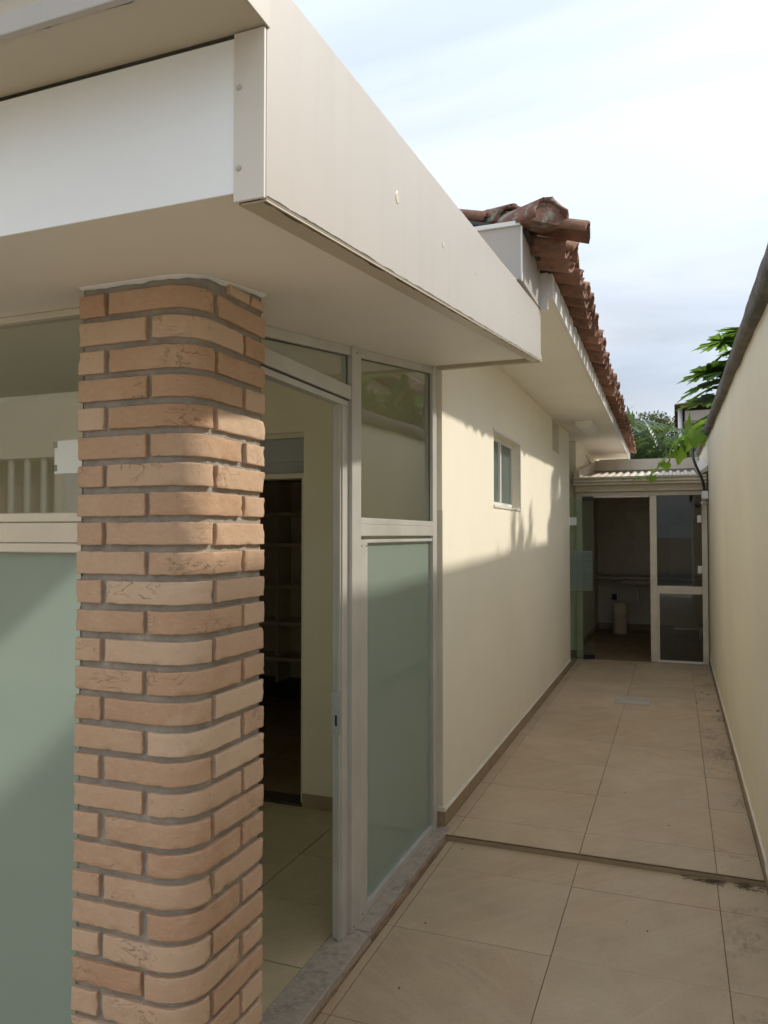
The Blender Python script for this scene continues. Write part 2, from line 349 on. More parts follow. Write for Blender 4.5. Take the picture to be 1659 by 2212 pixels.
def wall_open(name, axis, p0, p1, u0, u1, z0, z1, holes, mat, parent):
    """wall slab between planes p0,p1 on `axis`, spanning u,z, with rectangular holes (ua,ub,za,zb)"""
    us = sorted({u0, u1, *[h[i] for h in holes for i in (0, 1) if u0 < h[i] < u1]})
    zs = sorted({z0, z1, *[h[i] for h in holes for i in (2, 3) if z0 < h[i] < z1]})
    solid = lambda i, j: 0 <= i < len(us) - 1 and 0 <= j < len(zs) - 1 and not any(h[0] - 1e-6 <= us[i] and us[i + 1] <= h[1] + 1e-6 and h[2] - 1e-6 <= zs[j] and zs[j + 1] <= h[3] + 1e-6 for h in holes)
    v = []; f = []; idx = {}
    def P(i, j, s):
        k = (i, j, s)
        if k not in idx:
            idx[k] = len(v); p = (p0, p1)[s]
            v.append((p, us[i], zs[j]) if axis == 0 else (us[i], p, zs[j]))
        return idx[k]
    for i in range(len(us) - 1):
        for j in range(len(zs) - 1):
            if not solid(i, j): continue
            for s in (0, 1): f.append((P(i, j, s), P(i + 1, j, s), P(i + 1, j + 1, s), P(i, j + 1, s)))
            if not solid(i - 1, j): f.append((P(i, j, 0), P(i, j, 1), P(i, j + 1, 1), P(i, j + 1, 0)))
            if not solid(i + 1, j): f.append((P(i + 1, j, 0), P(i + 1, j, 1), P(i + 1, j + 1, 1), P(i + 1, j + 1, 0)))
            if not solid(i, j - 1): f.append((P(i, j, 0), P(i, j, 1), P(i + 1, j, 1), P(i + 1, j, 0)))
            if not solid(i, j + 1): f.append((P(i, j + 1, 0), P(i, j + 1, 1), P(i + 1, j + 1, 1), P(i + 1, j + 1, 0)))
    return pydata(name, v, f, mat, parent)

# ------------------------------------------------------------------ setting: ground and floors
STEP_Y, ZU = 3.78, 0.03          # low courtyard ends here, corridor floor is 3 cm higher
g = box('ground', -400, 400, -400, 400, -0.60, -0.10, 'earth'); tag(g, 'bare earth ground around the plots', 'ground', kind='structure')
yard = box('courtyard_floor', -7.0, 0.36, -0.75, STEP_Y, -0.099, -0.006, 'grout'); tag(yard, 'lower courtyard floor of large beige tiles beside the glazed entrance', 'floor', kind='structure')
corr = box('corridor_floor', -1.15, 0.36, STEP_Y + 0.012, 9.69, -0.099, ZU - 0.006, 'grout'); tag(corr, 'raised tiled corridor floor running between the two walls', 'floor', kind='structure')
fore = box('forecourt', -40, 40, -6.0, -0.91, -0.099, -0.02, 'bounce_concrete'); tag(fore, 'unseen pale concrete forecourt added behind the viewer to bounce light', 'pavement', kind='structure')  # unseen pale ground added to bounce light onto soffit and front panel
street = box('street', -40, 40, -16, -6.01, -0.099, -0.03, 'asphalt'); tag(street, 'grey street beyond the forecourt behind the viewer', 'road', kind='structure')
def tile(name, x0, x1, y0, y1, z, mat, parent, j=0.0013, t=0.0045, jit=0.0006):
    o = box(name, x0 + j, x1 - j, y0 + j, y1 - j, z - t, z + rnd.uniform(-jit, jit), mat, parent, 0.0012); return o
XJ = [-1.665, -1.06, -0.446, 0.155, 0.36]
LY = [-0.70, -0.115, 0.485, 1.087, 1.687, 2.287, 2.887, 3.482, STEP_Y]
for i in range(len(XJ) - 1):
    for k in range(len(LY) - 1):
        x0, x1 = XJ[i], XJ[i + 1]
        if i == 0 and LY[k] >= 1.6: x0, x1 = -1.095, -1.06
        elif i == 0 and LY[k + 1] > 1.2: continue
        tile('floor_tile', x0, x1, LY[k], LY[k + 1], 0.0, 'yard_tile', yard)
for x0, x1 in ((-2.9, -2.27), (-2.27, -1.665), (-3.5, -2.9), (-4.1, -3.5), (-4.7, -4.1)):
    for k in range(4): tile('floor_tile', x0, x1, LY[k], min(LY[k + 1], 1.5), 0.0, 'yard_tile', yard)
UY = [STEP_Y, 4.045, 4.645, 5.24, 5.835, 6.43, 7.025, 7.62, 8.215, 8.81, 9.405, 9.69]
UX = [-1.14, -1.075, -0.446, 0.157, 0.35]
for i in range(4):
    for k in range(len(UY) - 1):
        off = 0.0
        tile('floor_tile', UX[i], UX[i + 1], UY[k] + off, UY[k + 1] + off, ZU, 'yard_tile', corr)
# edge strip of the step
nose = box('step_nosing', -1.12, 0.36, STEP_Y - 0.001, STEP_Y + 0.009, -0.004, ZU - 0.009, 'skirting_tile', corr, 0.001)
# dirt line where threshold meets the yard tiles
# ------------------------------------------------------------------ boundary wall (right)
bw = thing('boundary_wall', 'tall cream boundary wall with grey concrete coping along the corridor', 'wall', (0.45, 5, 0))
XR = 0.36
zc = lambda y: 2.50 + 0.030 * (y - 3.5)
ys = [-0.9 + 0.35 * i for i in range(41)]
v = []; f = []
for y in ys:
    v += [(XR, y, -0.09), (XR, y, zc(y) + 0.02), (XR + 0.17, y, zc(y) + 0.02), (XR + 0.17, y, -0.09)]
for i in range(len(ys) - 1):
    for k in range(4): f.append((i * 4 + k, i * 4 + (k + 1) % 4, i * 4 + 4 + (k + 1) % 4, i * 4 + 4 + k))
f += [(0, 1, 2, 3), tuple((len(ys) - 1) * 4 + k for k in (3, 2, 1, 0))]
pydata('wall', v, f, 'boundary_paint', bw)
v = []; f = []; prof = [(-0.035, 0.0), (-0.048, 0.03), (-0.050, 0.085), (-0.030, 0.125), (0.06, 0.150), (0.17, 0.135), (0.215, 0.09), (0.21, 0.0)]
yy = [-0.9 + 0.07 * i for i in range(200)]; yy = [y for y in yy if y < 12.9]
for y in yy:
    for k, (a, b) in enumerate(prof):
        n1 = noise.noise(Vector((y * 2.2, k * 3.1, 0.3))) * 0.014 + noise.noise(Vector((y * 9, k * 5.1, 4.3))) * 0.006
        v.append((XR + a + n1 * 0.8, y, zc(y) + b + n1))
n = len(prof)
for i in range(len(yy) - 1):
    for k in range(n): f.append((i * n + k, i * n + (k + 1) % n, (i + 1) * n + (k + 1) % n, (i + 1) * n + k))
f += [tuple(range(n)), tuple((len(yy) - 1) * n + k for k in range(n - 1, -1, -1))]
pydata('coping', v, f, 'concrete', bw, True)
for k in range(len(LY) - 1):
    box('skirting', XR - 0.009, XR - 0.0005, LY[k] + .001, LY[k + 1] - .001, 0.001, 0.085, 'skirting_tile', bw, 0.001)
for k in range(len(UY) - 1):
    box('skirting', XR - 0.009, XR - 0.0005, UY[k] + .001, UY[k + 1] - .001, ZU + .001, ZU + 0.075 + 0.006 * rnd.random(), 'skirting_tile', bw, 0.001)
v = []; f = []
for i in range(470):
    y = -0.6 + i * 0.0219; z0_ = 0.0855 if y < STEP_Y else ZU + 0.0805; hgt = z0_ + 0.006 + abs(noise.noise(Vector((y * 6, 3, 0)))) * 0.02
    v += [(XR - .0002, y, z0_ - .002), (XR - 0.0105, y, z0_), (XR - .0002, y, hgt)]
for i in range(469):
    a = i * 3; f += [(a, a + 1, a + 4, a + 3), (a + 1, a + 2, a + 5, a + 4)]
pydata('caulk_bead', v, f, 'caulk', bw)
# ------------------------------------------------------------------ house
XW = -1.15
house = thing('house', 'single-storey cream house with clay tile eave along the corridor', 'house', (-3.0, 6.5, 0))
WIN = (5.10, 6.02, 1.755, 2.255); VEN = (7.75, 8.22, 2.40, 2.715)
wall_open('wall', 0, XW - 0.15, XW, 3.87, 9.04, -0.09, 2.80, [WIN, VEN], 'wall_paint', house)
for k in range(10):                                            # skirting pieces along the corridor
    y0 = 3.86 + 0.52 * k; y1 = min(y0 + 0.518, 9.03)
    box('skirting', XW + 0.0005, XW + 0.011, y0, y1, ZU + .001, ZU + 0.078, 'skirting_tile', house, 0.001)
box('skirting', -1.205, XW + 0.011, 3.857, 3.869, 0.037, ZU + 0.085, 'skirting_tile', house, 0.001)
# caulk bead along the skirting top
v = []; f = []
for i in range(260):
    y = 3.87 + i * 0.0198; hgt = ZU + 0.079 + abs(noise.noise(Vector((y * 7, 0, 0)))) * 0.016
    v += [(XW + 0.0004, y, ZU + 0.077), (XW + 0.012, y, ZU + 0.0775), (XW + 0.0004, y, hgt + 0.008)]
for i in range(259):
    a = i * 3; f += [(a, a + 1, a + 4, a + 3), (a + 1, a + 2, a + 5, a + 4)]
pydata('caulk_bead', v, f, 'caulk', house)
hexa('corner_bead', boxv(-1.19, XW + 0.004, 3.862, 3.8695, 0.13, 1.68), 'caulk', house, 0.002)
box('caulk_patch', -1.203, XW + 0.016, 3.852, 3.872, 0.112, 0.136, 'caulk', house, 0.003)
# wall stub beyond the recess, recess back, wall above the low roof
wall_open('wall', 1, 9.80, 9.95, -2.0, -1.165, -0.09, 2.80, [], 'wall_paint', house)
box('wall', -2.0, -1.165, 9.951, 13.0, 2.3, 2.80, 'wall_paint', house)
box('wall', -2.15, -2.0, 9.04, 9.80, -0.09, 2.80, 'wall_paint', house)
box('wall', -2.15, XW - 0.151, 8.90, 9.04, -0.09, 2.80, 'wall_paint', house)
box('recess_floor', -2.0, XW - 0.001, 9.04, 9.80, -0.05, ZU - 0.001, 'skirting_tile', house)
box('skirting', -2.0, -1.166, 9.789, 9.7995, ZU, ZU + 0.08, 'skirting_tile', house)
# window
def window(name, o, depth, frosted_mat, label=None, sash=2):
    y0, y1, z0, z1 = o; w = box(name, XW - depth - 0.012, XW - depth + 0.02, y0 + .001, y1 - .001, z0 + .001, z0 + 0.03, 'white_plastic', house, 0.002)
    if label: w['label'] = label
    xa, xb = XW - depth - 0.012, XW - depth + 0.02
    box('frame', xa, xb, y0 + .001, y1 - .001, z1 - 0.03, z1 - .001, 'white_plastic', w, 0.002)
    for a, b in ((y0 + .001, y0 + 0.028), (y1 - 0.028, y1 - .001)): box('frame', xa, xb, a, b, z0 + 0.0305, z1 - 0.0305, 'white_plastic', w, 0.002)
    for s in range(1, sash):
        ym = y0 + (y1 - y0) * s / sash; box('mullion', xa, xb + .004, ym - 0.018, ym + 0.018, z0 + 0.0305, z1 - 0.0305, 'white_plastic', w, 0.002)
    for s in range(sash):
        ya = y0 + (y1 - y0) * s / sash + (0.0285 if s == 0 else 0.0185); yb = y0 + (y1 - y0) * (s + 1) / sash - (0.0285 if s == sash - 1 else 0.0185)
        box('pane', xa + .012, xa + .018, ya, yb, z0 + 0.031, z1 - 0.031, frosted_mat, w)
    return w
window('window', WIN, 0.075, 'window_glass')
window('vent_window', VEN, 0.09, 'window_glass', 'small high vent window tucked under the eave', 1)
# plaster reveal around the window
y0, y1, z0, z1 = WIN
for nm, a in (('architrave', (y0 - .022, y1 + .022, z1 + .0005, z1 + .022)), ('architrave', (y1 + .0005, y1 + .022, z0, z1)), ('window_sill', (y0 - .01, y1 + .022, z0 - .02, z0 - .0005))):
    box(nm, XW + .0005, XW + 0.008, *a, 'trim_white', house, 0.002)
# eave soffit, eave board
XS = lambda y: -0.575 - 0.0115 * (y - 3.9)
XE = lambda y: -0.430 - 0.0160 * (y - 3.75)
ZS = 2.725
def strip(name, ya, yb, fn, mat, parent, n=2):
    v = []; f = []
    for i in range(n):
        y = ya + (yb - ya) * i / (n - 1); p = fn(y); m_ = len(p); v += [(q[0], y, q[1]) for q in p]
    for i in range(n - 1):
        for k in range(m_): f.append((i * m_ + k, i * m_ + (k + 1) % m_, (i + 1) * m_ + (k + 1) % m_, (i + 1) * m_ + k))
    f += [tuple(range(m_)), tuple((n - 1) * m_ + k for k in range(m_ - 1, -1, -1))]
    return pydata(name, v, f, mat, parent)
strip('eave_soffit', 3.76, 12.4, lambda y: [(XS(y), ZS), (XS(y), ZS + .02), (-1.30, ZS + .02), (-1.30, ZS)], 'eave_soffit_paint', house)
strip('eave_board', 3.76, 12.4, lambda y: [(XS(y) - .0, ZS - .012), (XS(y) + .022, ZS - .012), (XS(y) + .022, ZS + .105), (XS(y), ZS + .105)], 'trim_white', house)
box('board_end', -0.66, XS(3.76) - .001, 3.752, 3.772, 2.655, 2.835, 'trim_white', house)
# roof
roof = strip('roof', 3.25, 12.5, lambda y: [(XE(y) - 0.16, 2.845), (XE(y) - 0.16, 2.862), (-4.2, 2.862 + 0.30 * (4.2 + XE(y) - 0.16)), (-4.2, 2.845 + 0.30 * (4.2 + XE(y) - 0.16))], 'dark_wood', house)
def barrel(r0, r1, ln, t, seg=9, up_=True, ragged=0.0, seed=0):
    """half-barrel clay tile: axis +X(local) from wide/lower end at 0 to the upper end at -ln"""
    v = []; f = []; rr = random.Random(seed)
    for i in range(4):
        s = i / 3
        r_ = r0 + (r1 - r0) * s
        for q in (0, 1):
            for k in range(seg + 1):
                a = math.pi * k / seg; ra = r_ - t * q
                x = -ln * s + (rr.uniform(-ragged, ragged) if i in (0, 3) else 0)
                z = math.sin(a) * ra * 0.82
                v.append((x, math.cos(a) * ra, z if up_ else -z))
    c = seg + 1
    for i in range(3):
        for k in range(seg):
            a = i * 2 * c + k; b = a + 2 * c; f += [(a, a + 1, b + 1, b), (a + c, b + c, b + c + 1, a + c + 1)]
        for k in (0, seg):
            a = i * 2 * c + k; b = a + 2 * c; f.append((a, b, b + c, a + c))
    for i in (0, 3):
        for k in range(seg):
            a = i * 2 * c + k; f.append((a, a + 1, a + c + 1, a + c))
    me = bpy.data.meshes.new('roof_tile'); me.from_pydata(v, [], f); me.update()
    bm = bmesh.new(); bm.from_mesh(me); bmesh.ops.recalc_face_normals(bm, faces=bm.faces); bm.to_mesh(me); bm.free()
    me.polygons.foreach_set('use_smooth', [True] * len(me.polygons)); return me
covers = [barrel(0.082, 0.066, 0.46, 0.013, 8, True, 0.006, s) for s in range(4)]
pans = [barrel(0.070, 0.086, 0.46, 0.013, 8, False, 0.006, s + 9) for s in range(4)]
for me in covers + pans: me.materials.append(M['roof_clay'])
SL = math.atan(0.30); PITCHT = 0.205
ncol = int((12.45 - 3.36) / PITCHT)
hw = Vector(roof.parent.location)
for row in range(2):
    for c in range(ncol):
        y = 3.36 + c * PITCHT
        if c == 2 and row == 0: pass
        for kind in (0, 1):
            me = rnd.choice(covers if kind else pans)
            o = bpy.data.objects.new('roof_tile', me); col.objects.link(o); o.parent = roof
            xe = XE(y) - row * 0.37 + rnd.uniform(-.018, .018) + (0.075 if (c == 0 and kind == 1 and row == 0) else 0)
            dz = (0.072 if kind else 0.085) + row * 0.37 * math.tan(SL) + rnd.uniform(-.006, .006)
            o.location = Vector((xe, y + (PITCHT / 2 if kind == 0 else 0) + rnd.uniform(-.008, .008), 2.760 + dz + (0.0 if kind else -0.0)))
            o.rotation_euler = (rnd.uniform(-.03, .03), SL + rnd.uniform(-.03, .03), rnd.uniform(-.035, .035))
# verge tiles over the front edge
vm = [barrel(0.122, 0.10, 0.40, 0.020, 14, True, 0.016, 31), barrel(0.112, 0.09, 0.42, 0.020, 14, True, 0.016, 32)]
for me in vm: me.materials.append(M['ridge_clay'])
for i, (x, y, z, ry, rz, me) in enumerate(((-0.478, 3.23, 2.872, 0.10, -0.62, vm[0]), (-0.66, 3.37, 2.935, 0.20, -0.55, vm[1]), (-0.95, 3.64, 3.03, 0.24, -0.78, vm[1]), (-1.22, 3.92, 3.12, 0.24, -0.78, vm[1]))):
    o = bpy.data.objects.new('ridge_tile', me); col.objects.link(o); o.parent = roof; o.location = (x, y, z); o.rotation_euler = (0.08, ry, rz)
v = []; f = []
for k in range(25):
    for q, r_ in ((0, .105), (1, .095)):
        a = math.pi * (k / 24); v.append((-.015 - .13 * q + .012 * noise.noise(Vector((k, q, 4))), math.cos(a) * r_, math.sin(a) * r_ * .80 - .004))
for k in range(24): f.append((2 * k, 2 * k + 2, 2 * k + 3, 2 * k + 1))
f += [tuple(range(0, 50, 2)), tuple(range(49, 0, -2)), (0, 1, 49, 48)]
mo = pydata('mortar_bedding', v, f, 'ridge_clay', None); mo.parent = roof; mo.location = (-0.478, 3.23, 2.872); mo.rotation_euler = (0.08, 0.10, -0.62)
# ceiling light under the eave
lf = thing('ceiling_light', 'white box light fixture fixed under the far eave', 'light fixture', (-0.87, 8.3, 2.68))
box('housing', -0.955, -0.79, 8.02, 8.58, 2.665, ZS - .001, 'trim_white', lf, 0.006); box('diffuser', -0.935, -0.81, 8.05, 8.55, 2.655, 2.6645, 'white_plastic', lf, 0.002)

# ------------------------------------------------------------------ entrance canopy
S0, SS = 1.926, 0.1315
zsf = lambda y: S0 + SS * y
canopy = thing('entrance_canopy', 'sloping cream metal canopy over the glazed entrance', 'canopy', (-2.0, 2.4, 2.0))
XF = lambda y: -0.548 - 0.0225 * (y - 0.965)
YF, YB = 0.958, 3.74
hexa('soffit', [(-6, YF + .004, zsf(YF)), (XF(YF) - .044, YF + .004, zsf(YF)), (XF(YB) - .044, 3.866, zsf(3.866)), (-6, 3.866, zsf(3.866)),
               (-6, YF + .004, zsf(YF) + .03), (XF(YF) - .044, YF + .004, zsf(YF) + .03), (XF(YB) - .044, 3.866, zsf(3.866) + .03), (-6, 3.866, zsf(3.866) + .03)], 'soffit_paint', canopy)
zft = lambda y: 2.378 + 0.118 * (y - 0.965)
zfb = lambda y: zsf(y) - 0.016
ya, yb = YF, 3.76
hexa('side_fascia', [(XF(ya) - .012, ya, zfb(ya)), (XF(ya), ya, zfb(ya)), (XF(yb), yb, zfb(yb)), (XF(yb) - .012, yb, zfb(yb)),
                    (XF(ya) - .012, ya, zft(ya)), (XF(ya), ya, zft(ya)), (XF(yb), yb, 2.655), (XF(yb) - .012, yb, 2.655)], 'canopy_metal', canopy, 0.003)
hexa('bottom_flange', [(XF(ya) - .046, ya + .001, zfb(ya) - .003), (XF(ya) - .0005, ya + .001, zfb(ya) - .003), (XF(yb) - .0005, yb, zfb(yb) - .003), (XF(yb) - .046, yb, zfb(yb) - .003),
                      (XF(ya) - .046, ya + .001, zfb(ya) - .0005), (XF(ya) - .0005, ya + .001, zfb(ya) - .0005), (XF(yb) - .0005, yb, zfb(yb) - .0005), (XF(yb) - .046, yb, zfb(yb) - .0005)], 'canopy_under', canopy)
strip('flange_return', ya + .001, yb, lambda y: [(XF(y) - .046, zfb(y) - .003), (XF(y) - .0435, zfb(y) - .003), (XF(y) - .0435, zsf(y) + .01), (XF(y) - .046, zsf(y) + .01)], 'canopy_under', canopy)
def ragged(name, n, fn, parent, seed=0.0):
    v = []; f = []
    for i in range(n + 1):
        t = i / n; p, du, out_, w_ = fn(t); w_ = w_ * max(0.12, 0.55 + 1.1 * noise.noise(Vector((t * 37 + seed, seed, 1))) + .5 * noise.noise(Vector((t * 160, seed, 2))))
        p = Vector(p); v += [p + Vector(out_) * .0007, p + Vector(out_) * .0007 + Vector(du) * w_]
    for i in range(n): f.append((2 * i, 2 * i + 2, 2 * i + 3, 2 * i + 1))
    return pydata(name, v, f, 'grime', parent)
ragged('grime_line', 300, lambda t: ((XF(ya + .002 + (yb - ya) * t), ya + .002 + (yb - ya) * t, zfb(ya + (yb - ya) * t) + .0035), (0, 0, 1), (1, 0, 0), .0022), canopy, 3.3)
ragged('grime_line', 300, lambda t: ((XF(ya + .002 + (yb - ya) * t) - .004, ya + .002 + (yb - ya) * t, zfb(ya + (yb - ya) * t) - .003), (-1, 0, 0), (0, 0, -1), .004), canopy, 7.3)
# front corner plate with rivets, white front panel
box('corner_plate', XF(ya) - .052, XF(ya) - .001, YF - .006, YF - .0005, zfb(ya), 2.287, 'canopy_metal_lifted', canopy, 0.001)
box('front_panel', -6.0, XF(ya) - .0525, YF - .002, YF + .0035, zsf(YF) - .001, 2.283, 'panel_white', canopy, 0.001)
for z in (2.085, 2.205):
    ring = lathe('rivet', [(0.0045, 0), (0.0045, .0015), (0.003, .0025), (0.0012, .0026)], (0, 0, 0), 'canopy_metal', canopy, 10)
    ring.rotation_euler = (R(90), 0, 0); ring.location = Vector(ring.location) + Vector((XF(ya) - .043, YF - .0055, z))
# projecting cornice above the panel
YC = 0.842
strip('cornice_underside', YC, YF - .001, lambda y: [(-6, 2.290), (XF(ya) - .001 - 0.03 * 0, 2.290), (XF(ya) - .001, 2.294), (-6, 2.294)], 'canopy_under', canopy)
box('cornice_lip', -6, XF(ya) - .001, YC - .012, YC - .0005, 2.285, 2.318, 'canopy_metal', canopy, 0.002)
box('cornice_face', -6, XF(ya) - .004, YC - .001, YC + .012, 2.318, 2.372, 'canopy_under', canopy)
box('cornice_cap', -6, XF(ya) - .001, YC - .022, YC + .02, 2.3725, 2.40, 'canopy_metal', canopy, 0.002)
ragged('grime_line', 260, lambda t: ((-3.2 + (XF(ya) - .05 + 3.2) * t, YC - .0, 2.290), (0, 1, 0), (0, 0, -1), .0045), canopy, 5.1)
hexa('cornice_end', boxv(XF(ya) - .0005, XF(ya) + .003, YC - .02, YF + .004, 2.288, 2.401), 'canopy_metal', canopy, 0.001)
hexa('roof_deck', [(-6, YC + .02, 2.36), (XF(ya) - .02, YC + .02, 2.36), (XF(3.2) - .02, 3.2, 2.625), (-6, 3.2, 2.625), (-6, YC + .02, 2.365), (XF(ya) - .02, YC + .02, 2.365), (XF(3.2) - .02, 3.2, 2.63), (-6, 3.2, 2.63)], 'sheet_metal', canopy)
hexa('end_flange', boxv(-1.15, XF(yb) - .0, yb - .004, yb + .02, zfb(yb) - .005, zfb(yb) + .03), 'canopy_under', canopy)
# dents and old screw holes on the side fascia
for y, z, r_ in ((1.55, 2.287, .010), (1.93, 2.32, .007), (2.32, 2.372, .006), (2.68, 2.408, .0055), (3.10, 2.463, .004), (3.50, 2.506, .004)):
    vv = []; ff = []
    for k in range(9):
        a = 2 * math.pi * k / 9; q = r_ * (1 + 0.5 * rnd.random()); vv.append((XF(y) + .0015, y + q * math.cos(a) * .8, z + q * math.sin(a)))
    for k in range(9):
        a = 2 * math.pi * k / 9; vv.append((XF(y) - .001, y + r_ * 1.7 * math.cos(a) * .8, z + r_ * 1.7 * math.sin(a)))
    ff = [tuple(range(9))] + [(k, (k + 1) % 9, 9 + (k + 1) % 9, 9 + k) for k in range(9)]
    pydata('patched_hole', vv, ff, 'beige_metal', canopy)
# junction box where the canopy meets the tiled roof
hexa('junction_box', [(-1.6, 3.20, 2.62), (XF(3.2) - .001, 3.20, 2.632), (XF(3.75) + .001, 3.75, 2.657), (-1.6, 3.75, 2.657), (-1.6, 3.20, 2.862), (XF(3.2) - .001, 3.20, 2.862), (XF(3.75) + .001, 3.75, 2.86), (-1.6, 3.75, 2.86)], 'canopy_metal', canopy, 0.002)
hexa('flashing', boxv(-1.6, XF(3.2) - .004, 3.19, 3.30, 2.8625, 2.882), 'trim_white', canopy, 0.002)
hexa('box_seam', [(XF(3.2) - .003, 3.197, 2.625), (XF(3.2) + .0035, 3.197, 2.625), (XF(3.2) + .0035, 3.212, 2.625), (XF(3.2) - .003, 3.212, 2.625), (XF(3.2) - .003, 3.197, 2.86), (XF(3.2) + .0035, 3.197, 2.86), (XF(3.2) + .0035, 3.206, 2.86), (XF(3.2) - .003, 3.206, 2.86)], 'trim_white', canopy)

# ------------------------------------------------------------------ brick pillar
PX0, PX1, PY0, PY1, RC = -1.238, -0.936, 1.335, 1.637, 0.080
pillar = thing('brick_pillar', 'orange brick pillar with rounded corner holding up the canopy', 'pillar', ((PX0 + PX1) / 2, (PY0 + PY1) / 2, 0))
def outline(a, b, n_arc=12, fine=0.02):
    """points along the front+right face from path parameter a to b (0 at left-front edge)"""
    l1 = PX1 - RC - PX0; la = RC * math.pi / 2; l2 = PY1 - PY0 - RC
    pts = []; nn = max(3, int((b - a) / 0.011))
    ss = [a + (b - a) * i / nn for i in range(nn + 1)]; ss = [ss[0], a + .0035] + ss[1:-1] + [b - .0035, ss[-1]]
    for s in ss:
        if s < l1: p, nrm = (PX0 + s, PY0), (0, -1)
        elif s < l1 + la:
            t = (s - l1) / RC; p = (PX1 - RC + RC * math.sin(t), PY0 + RC - RC * math.cos(t)); nrm = (math.sin(t), -math.cos(t))
        else: p, nrm = (PX1, PY0 + RC + (s - l1 - la)), (1, 0)
        pts.append((p, nrm))
    return pts
L1 = PX1 - RC - PX0; LA = RC * math.pi / 2
sR = lambda y: L1 + LA + (y - PY0 - RC)
def brick_piece(a, b, z0, z1, seed):
    rr = random.Random(seed); DEP = 0.055
    pts = outline(a, b); nn = len(pts); zs = [0, .03, .065, .2, .4, .6, .8, .935, .97, 1]
    v = []; f = []
    for j, q in enumerate(zs):
        z = z0 + (z1 - z0) * q
        for i, (p, nr) in enumerate(pts):
            e = 0.0 if i in (0, nn - 1) else (0.0035 if i in (1, nn - 2) else 1.0); ez = min(q, 1 - q) * (z1 - z0)
            inset = 0.0014 * max(0, 1 - e / 0.004) ** 2 + 0.0011 * max(0, 1 - ez / 0.0030) ** 2 + (0.009 * max(0, noise.noise(Vector((p[0] * 45, p[1] * 45 + seed * 7, z * 45))) - .12) if min(e, ez) < .004 else 0)
            ns = noise.noise(Vector((p[0] * 38 + seed, p[1] * 38, z * 55))) * 0.0015 + noise.noise(Vector((p[0] * 11, p[1] * 11 + seed, z * 11))) * 0.0018
            ragz = noise.noise(Vector((p[0] * 60, p[1] * 60 + seed * 3, q * 7))) * 0.0022 if (q in (0, 1)) else 0
            off = ns - inset
            v.append((p[0] + nr[0] * off, p[1] + nr[1] * off, z + ragz))
    base = len(v)
    for q in (0, 1):
        for p, nr in pts: v.append((p[0] - nr[0] * DEP, p[1] - nr[1] * DEP, z0 + (z1 - z0) * q))
    for j in range(len(zs) - 1):
        for i in range(nn - 1): f.append((j * nn + i, j * nn + i + 1, (j + 1) * nn + i + 1, (j + 1) * nn + i))
    T = (len(zs) - 1) * nn
    for i in range(nn - 1):
        f.append((base + i + 1, base + i, base + nn + i, base + nn + i + 1))
        f.append((i + 1, i, base + i, base + i + 1)); f.append((T + i, T + i + 1, base + nn + i + 1, base + nn + i))
    cols = [j * nn for j in range(len(zs))]
    f.append(tuple(cols[::-1] + [base, base + nn][0:2])); f.append(tuple([c + nn - 1 for c in cols] + [base + 2 * nn - 1, base + nn - 1]))
    c = Vector((sum(p[0] for p, _ in pts) / nn, sum(p[1] for p, _ in pts) / nn, (z0 + z1) / 2))
    o = pydata('brick', [Vector(q) - c for q in v], f, 'brick', pillar, False)
    o.location = Vector(o.location) + c
    nf = (len(zs) - 1) * (nn - 1)
    o.data.polygons.foreach_set('use_smooth', [i < nf for i in range(len(o.data.polygons))])
    return o
PT, PB = 0.0630, 0.0482
ztop = 1.702; kk = 0
for n_ in range(-7, 28):
    z1 = ztop - n_ * PT; z0 = z1 - PB
    if z0 < 0.004: z0 = 0.004
    if z1 < 0.02: continue
    if n_ == -7:                                             # wedge course cut under the sloping soffit: only on the right face
        segs = [(sR(1.475), sR(1.56)), (sR(1.572), sR(1.637))]
        z1 = zsf(1.475) - 0.004
    elif n_ % 2 == 0: segs = [(0.0, PX0 * -1 - 1.169), (PX0 * -1 - 1.155, sR(1.416)), (sR(1.430), sR(1.637))]
    else: segs = [(0.0, -PX0 - 1.057), (-PX0 - 1.043, sR(1.533)), (sR(1.549), sR(1.637))]
    for a, b in segs:
        j = lambda: rnd.uniform(-.0025, .0025)
        brick_piece(max(0, a + (j() if a else 0)), min(sR(1.637), b + (j() if b < sR(1.6) else 0)), z0 + j() * .6, z1 + j() * .6, kk); kk += 1
    # back and inner faces
    if n_ > -7:
        sp = -1.10 if n_ % 2 else -1.02
        for xa, xb in ((PX0, sp - .007), (sp + .007, PX1 - .06)):
            box('brick', xa, xb, PY1 - .05, PY1, z0, z1, 'brick', pillar, 0.003)
        sy = 1.46 if n_ % 2 else 1.50
        for y_a, y_b in ((PY0 + .06, sy - .007), (sy + .007, PY1 - .056)):
            box('brick', PX0 + .0005, PX0 + .05, y_a, y_b, z0, z1, 'brick', pillar, 0.003)
# mortar core, recessed from the brick faces
v = []; f = []; REC = 0.0115
ringp = []
for p, nr in outline(0.0, sR(1.637)): ringp.append((p[0] - nr[0] * REC, p[1] - nr[1] * REC))
ringp[0] = (PX0 + REC, PY0 + REC); ringp[-1] = (PX1 - REC, PY1 - REC); ringp.append((PX0 + REC, PY1 - REC))
nz = 150; m_ = len(ringp)
for j in range(nz + 1):
    for i, (x, y) in enumerate(ringp):
        zt = zsf(y) - 0.0005; z = zt * j / nz
        d = noise.noise(Vector((x * 55, y * 55, z * 55))) * 0.0022 if i < m_ - 1 else 0
        cxp, cyp = (PX0 + PX1) / 2, (PY0 + PY1) / 2; dv = Vector((x - cxp, y - cyp)).normalized()
        v.append((x + dv.x * d, y + dv.y * d, z))
for j in range(nz):
    for i in range(m_): f.append((j * m_ + i, j * m_ + (i + 1) % m_, (j + 1) * m_ + (i + 1) % m_, (j + 1) * m_ + i))
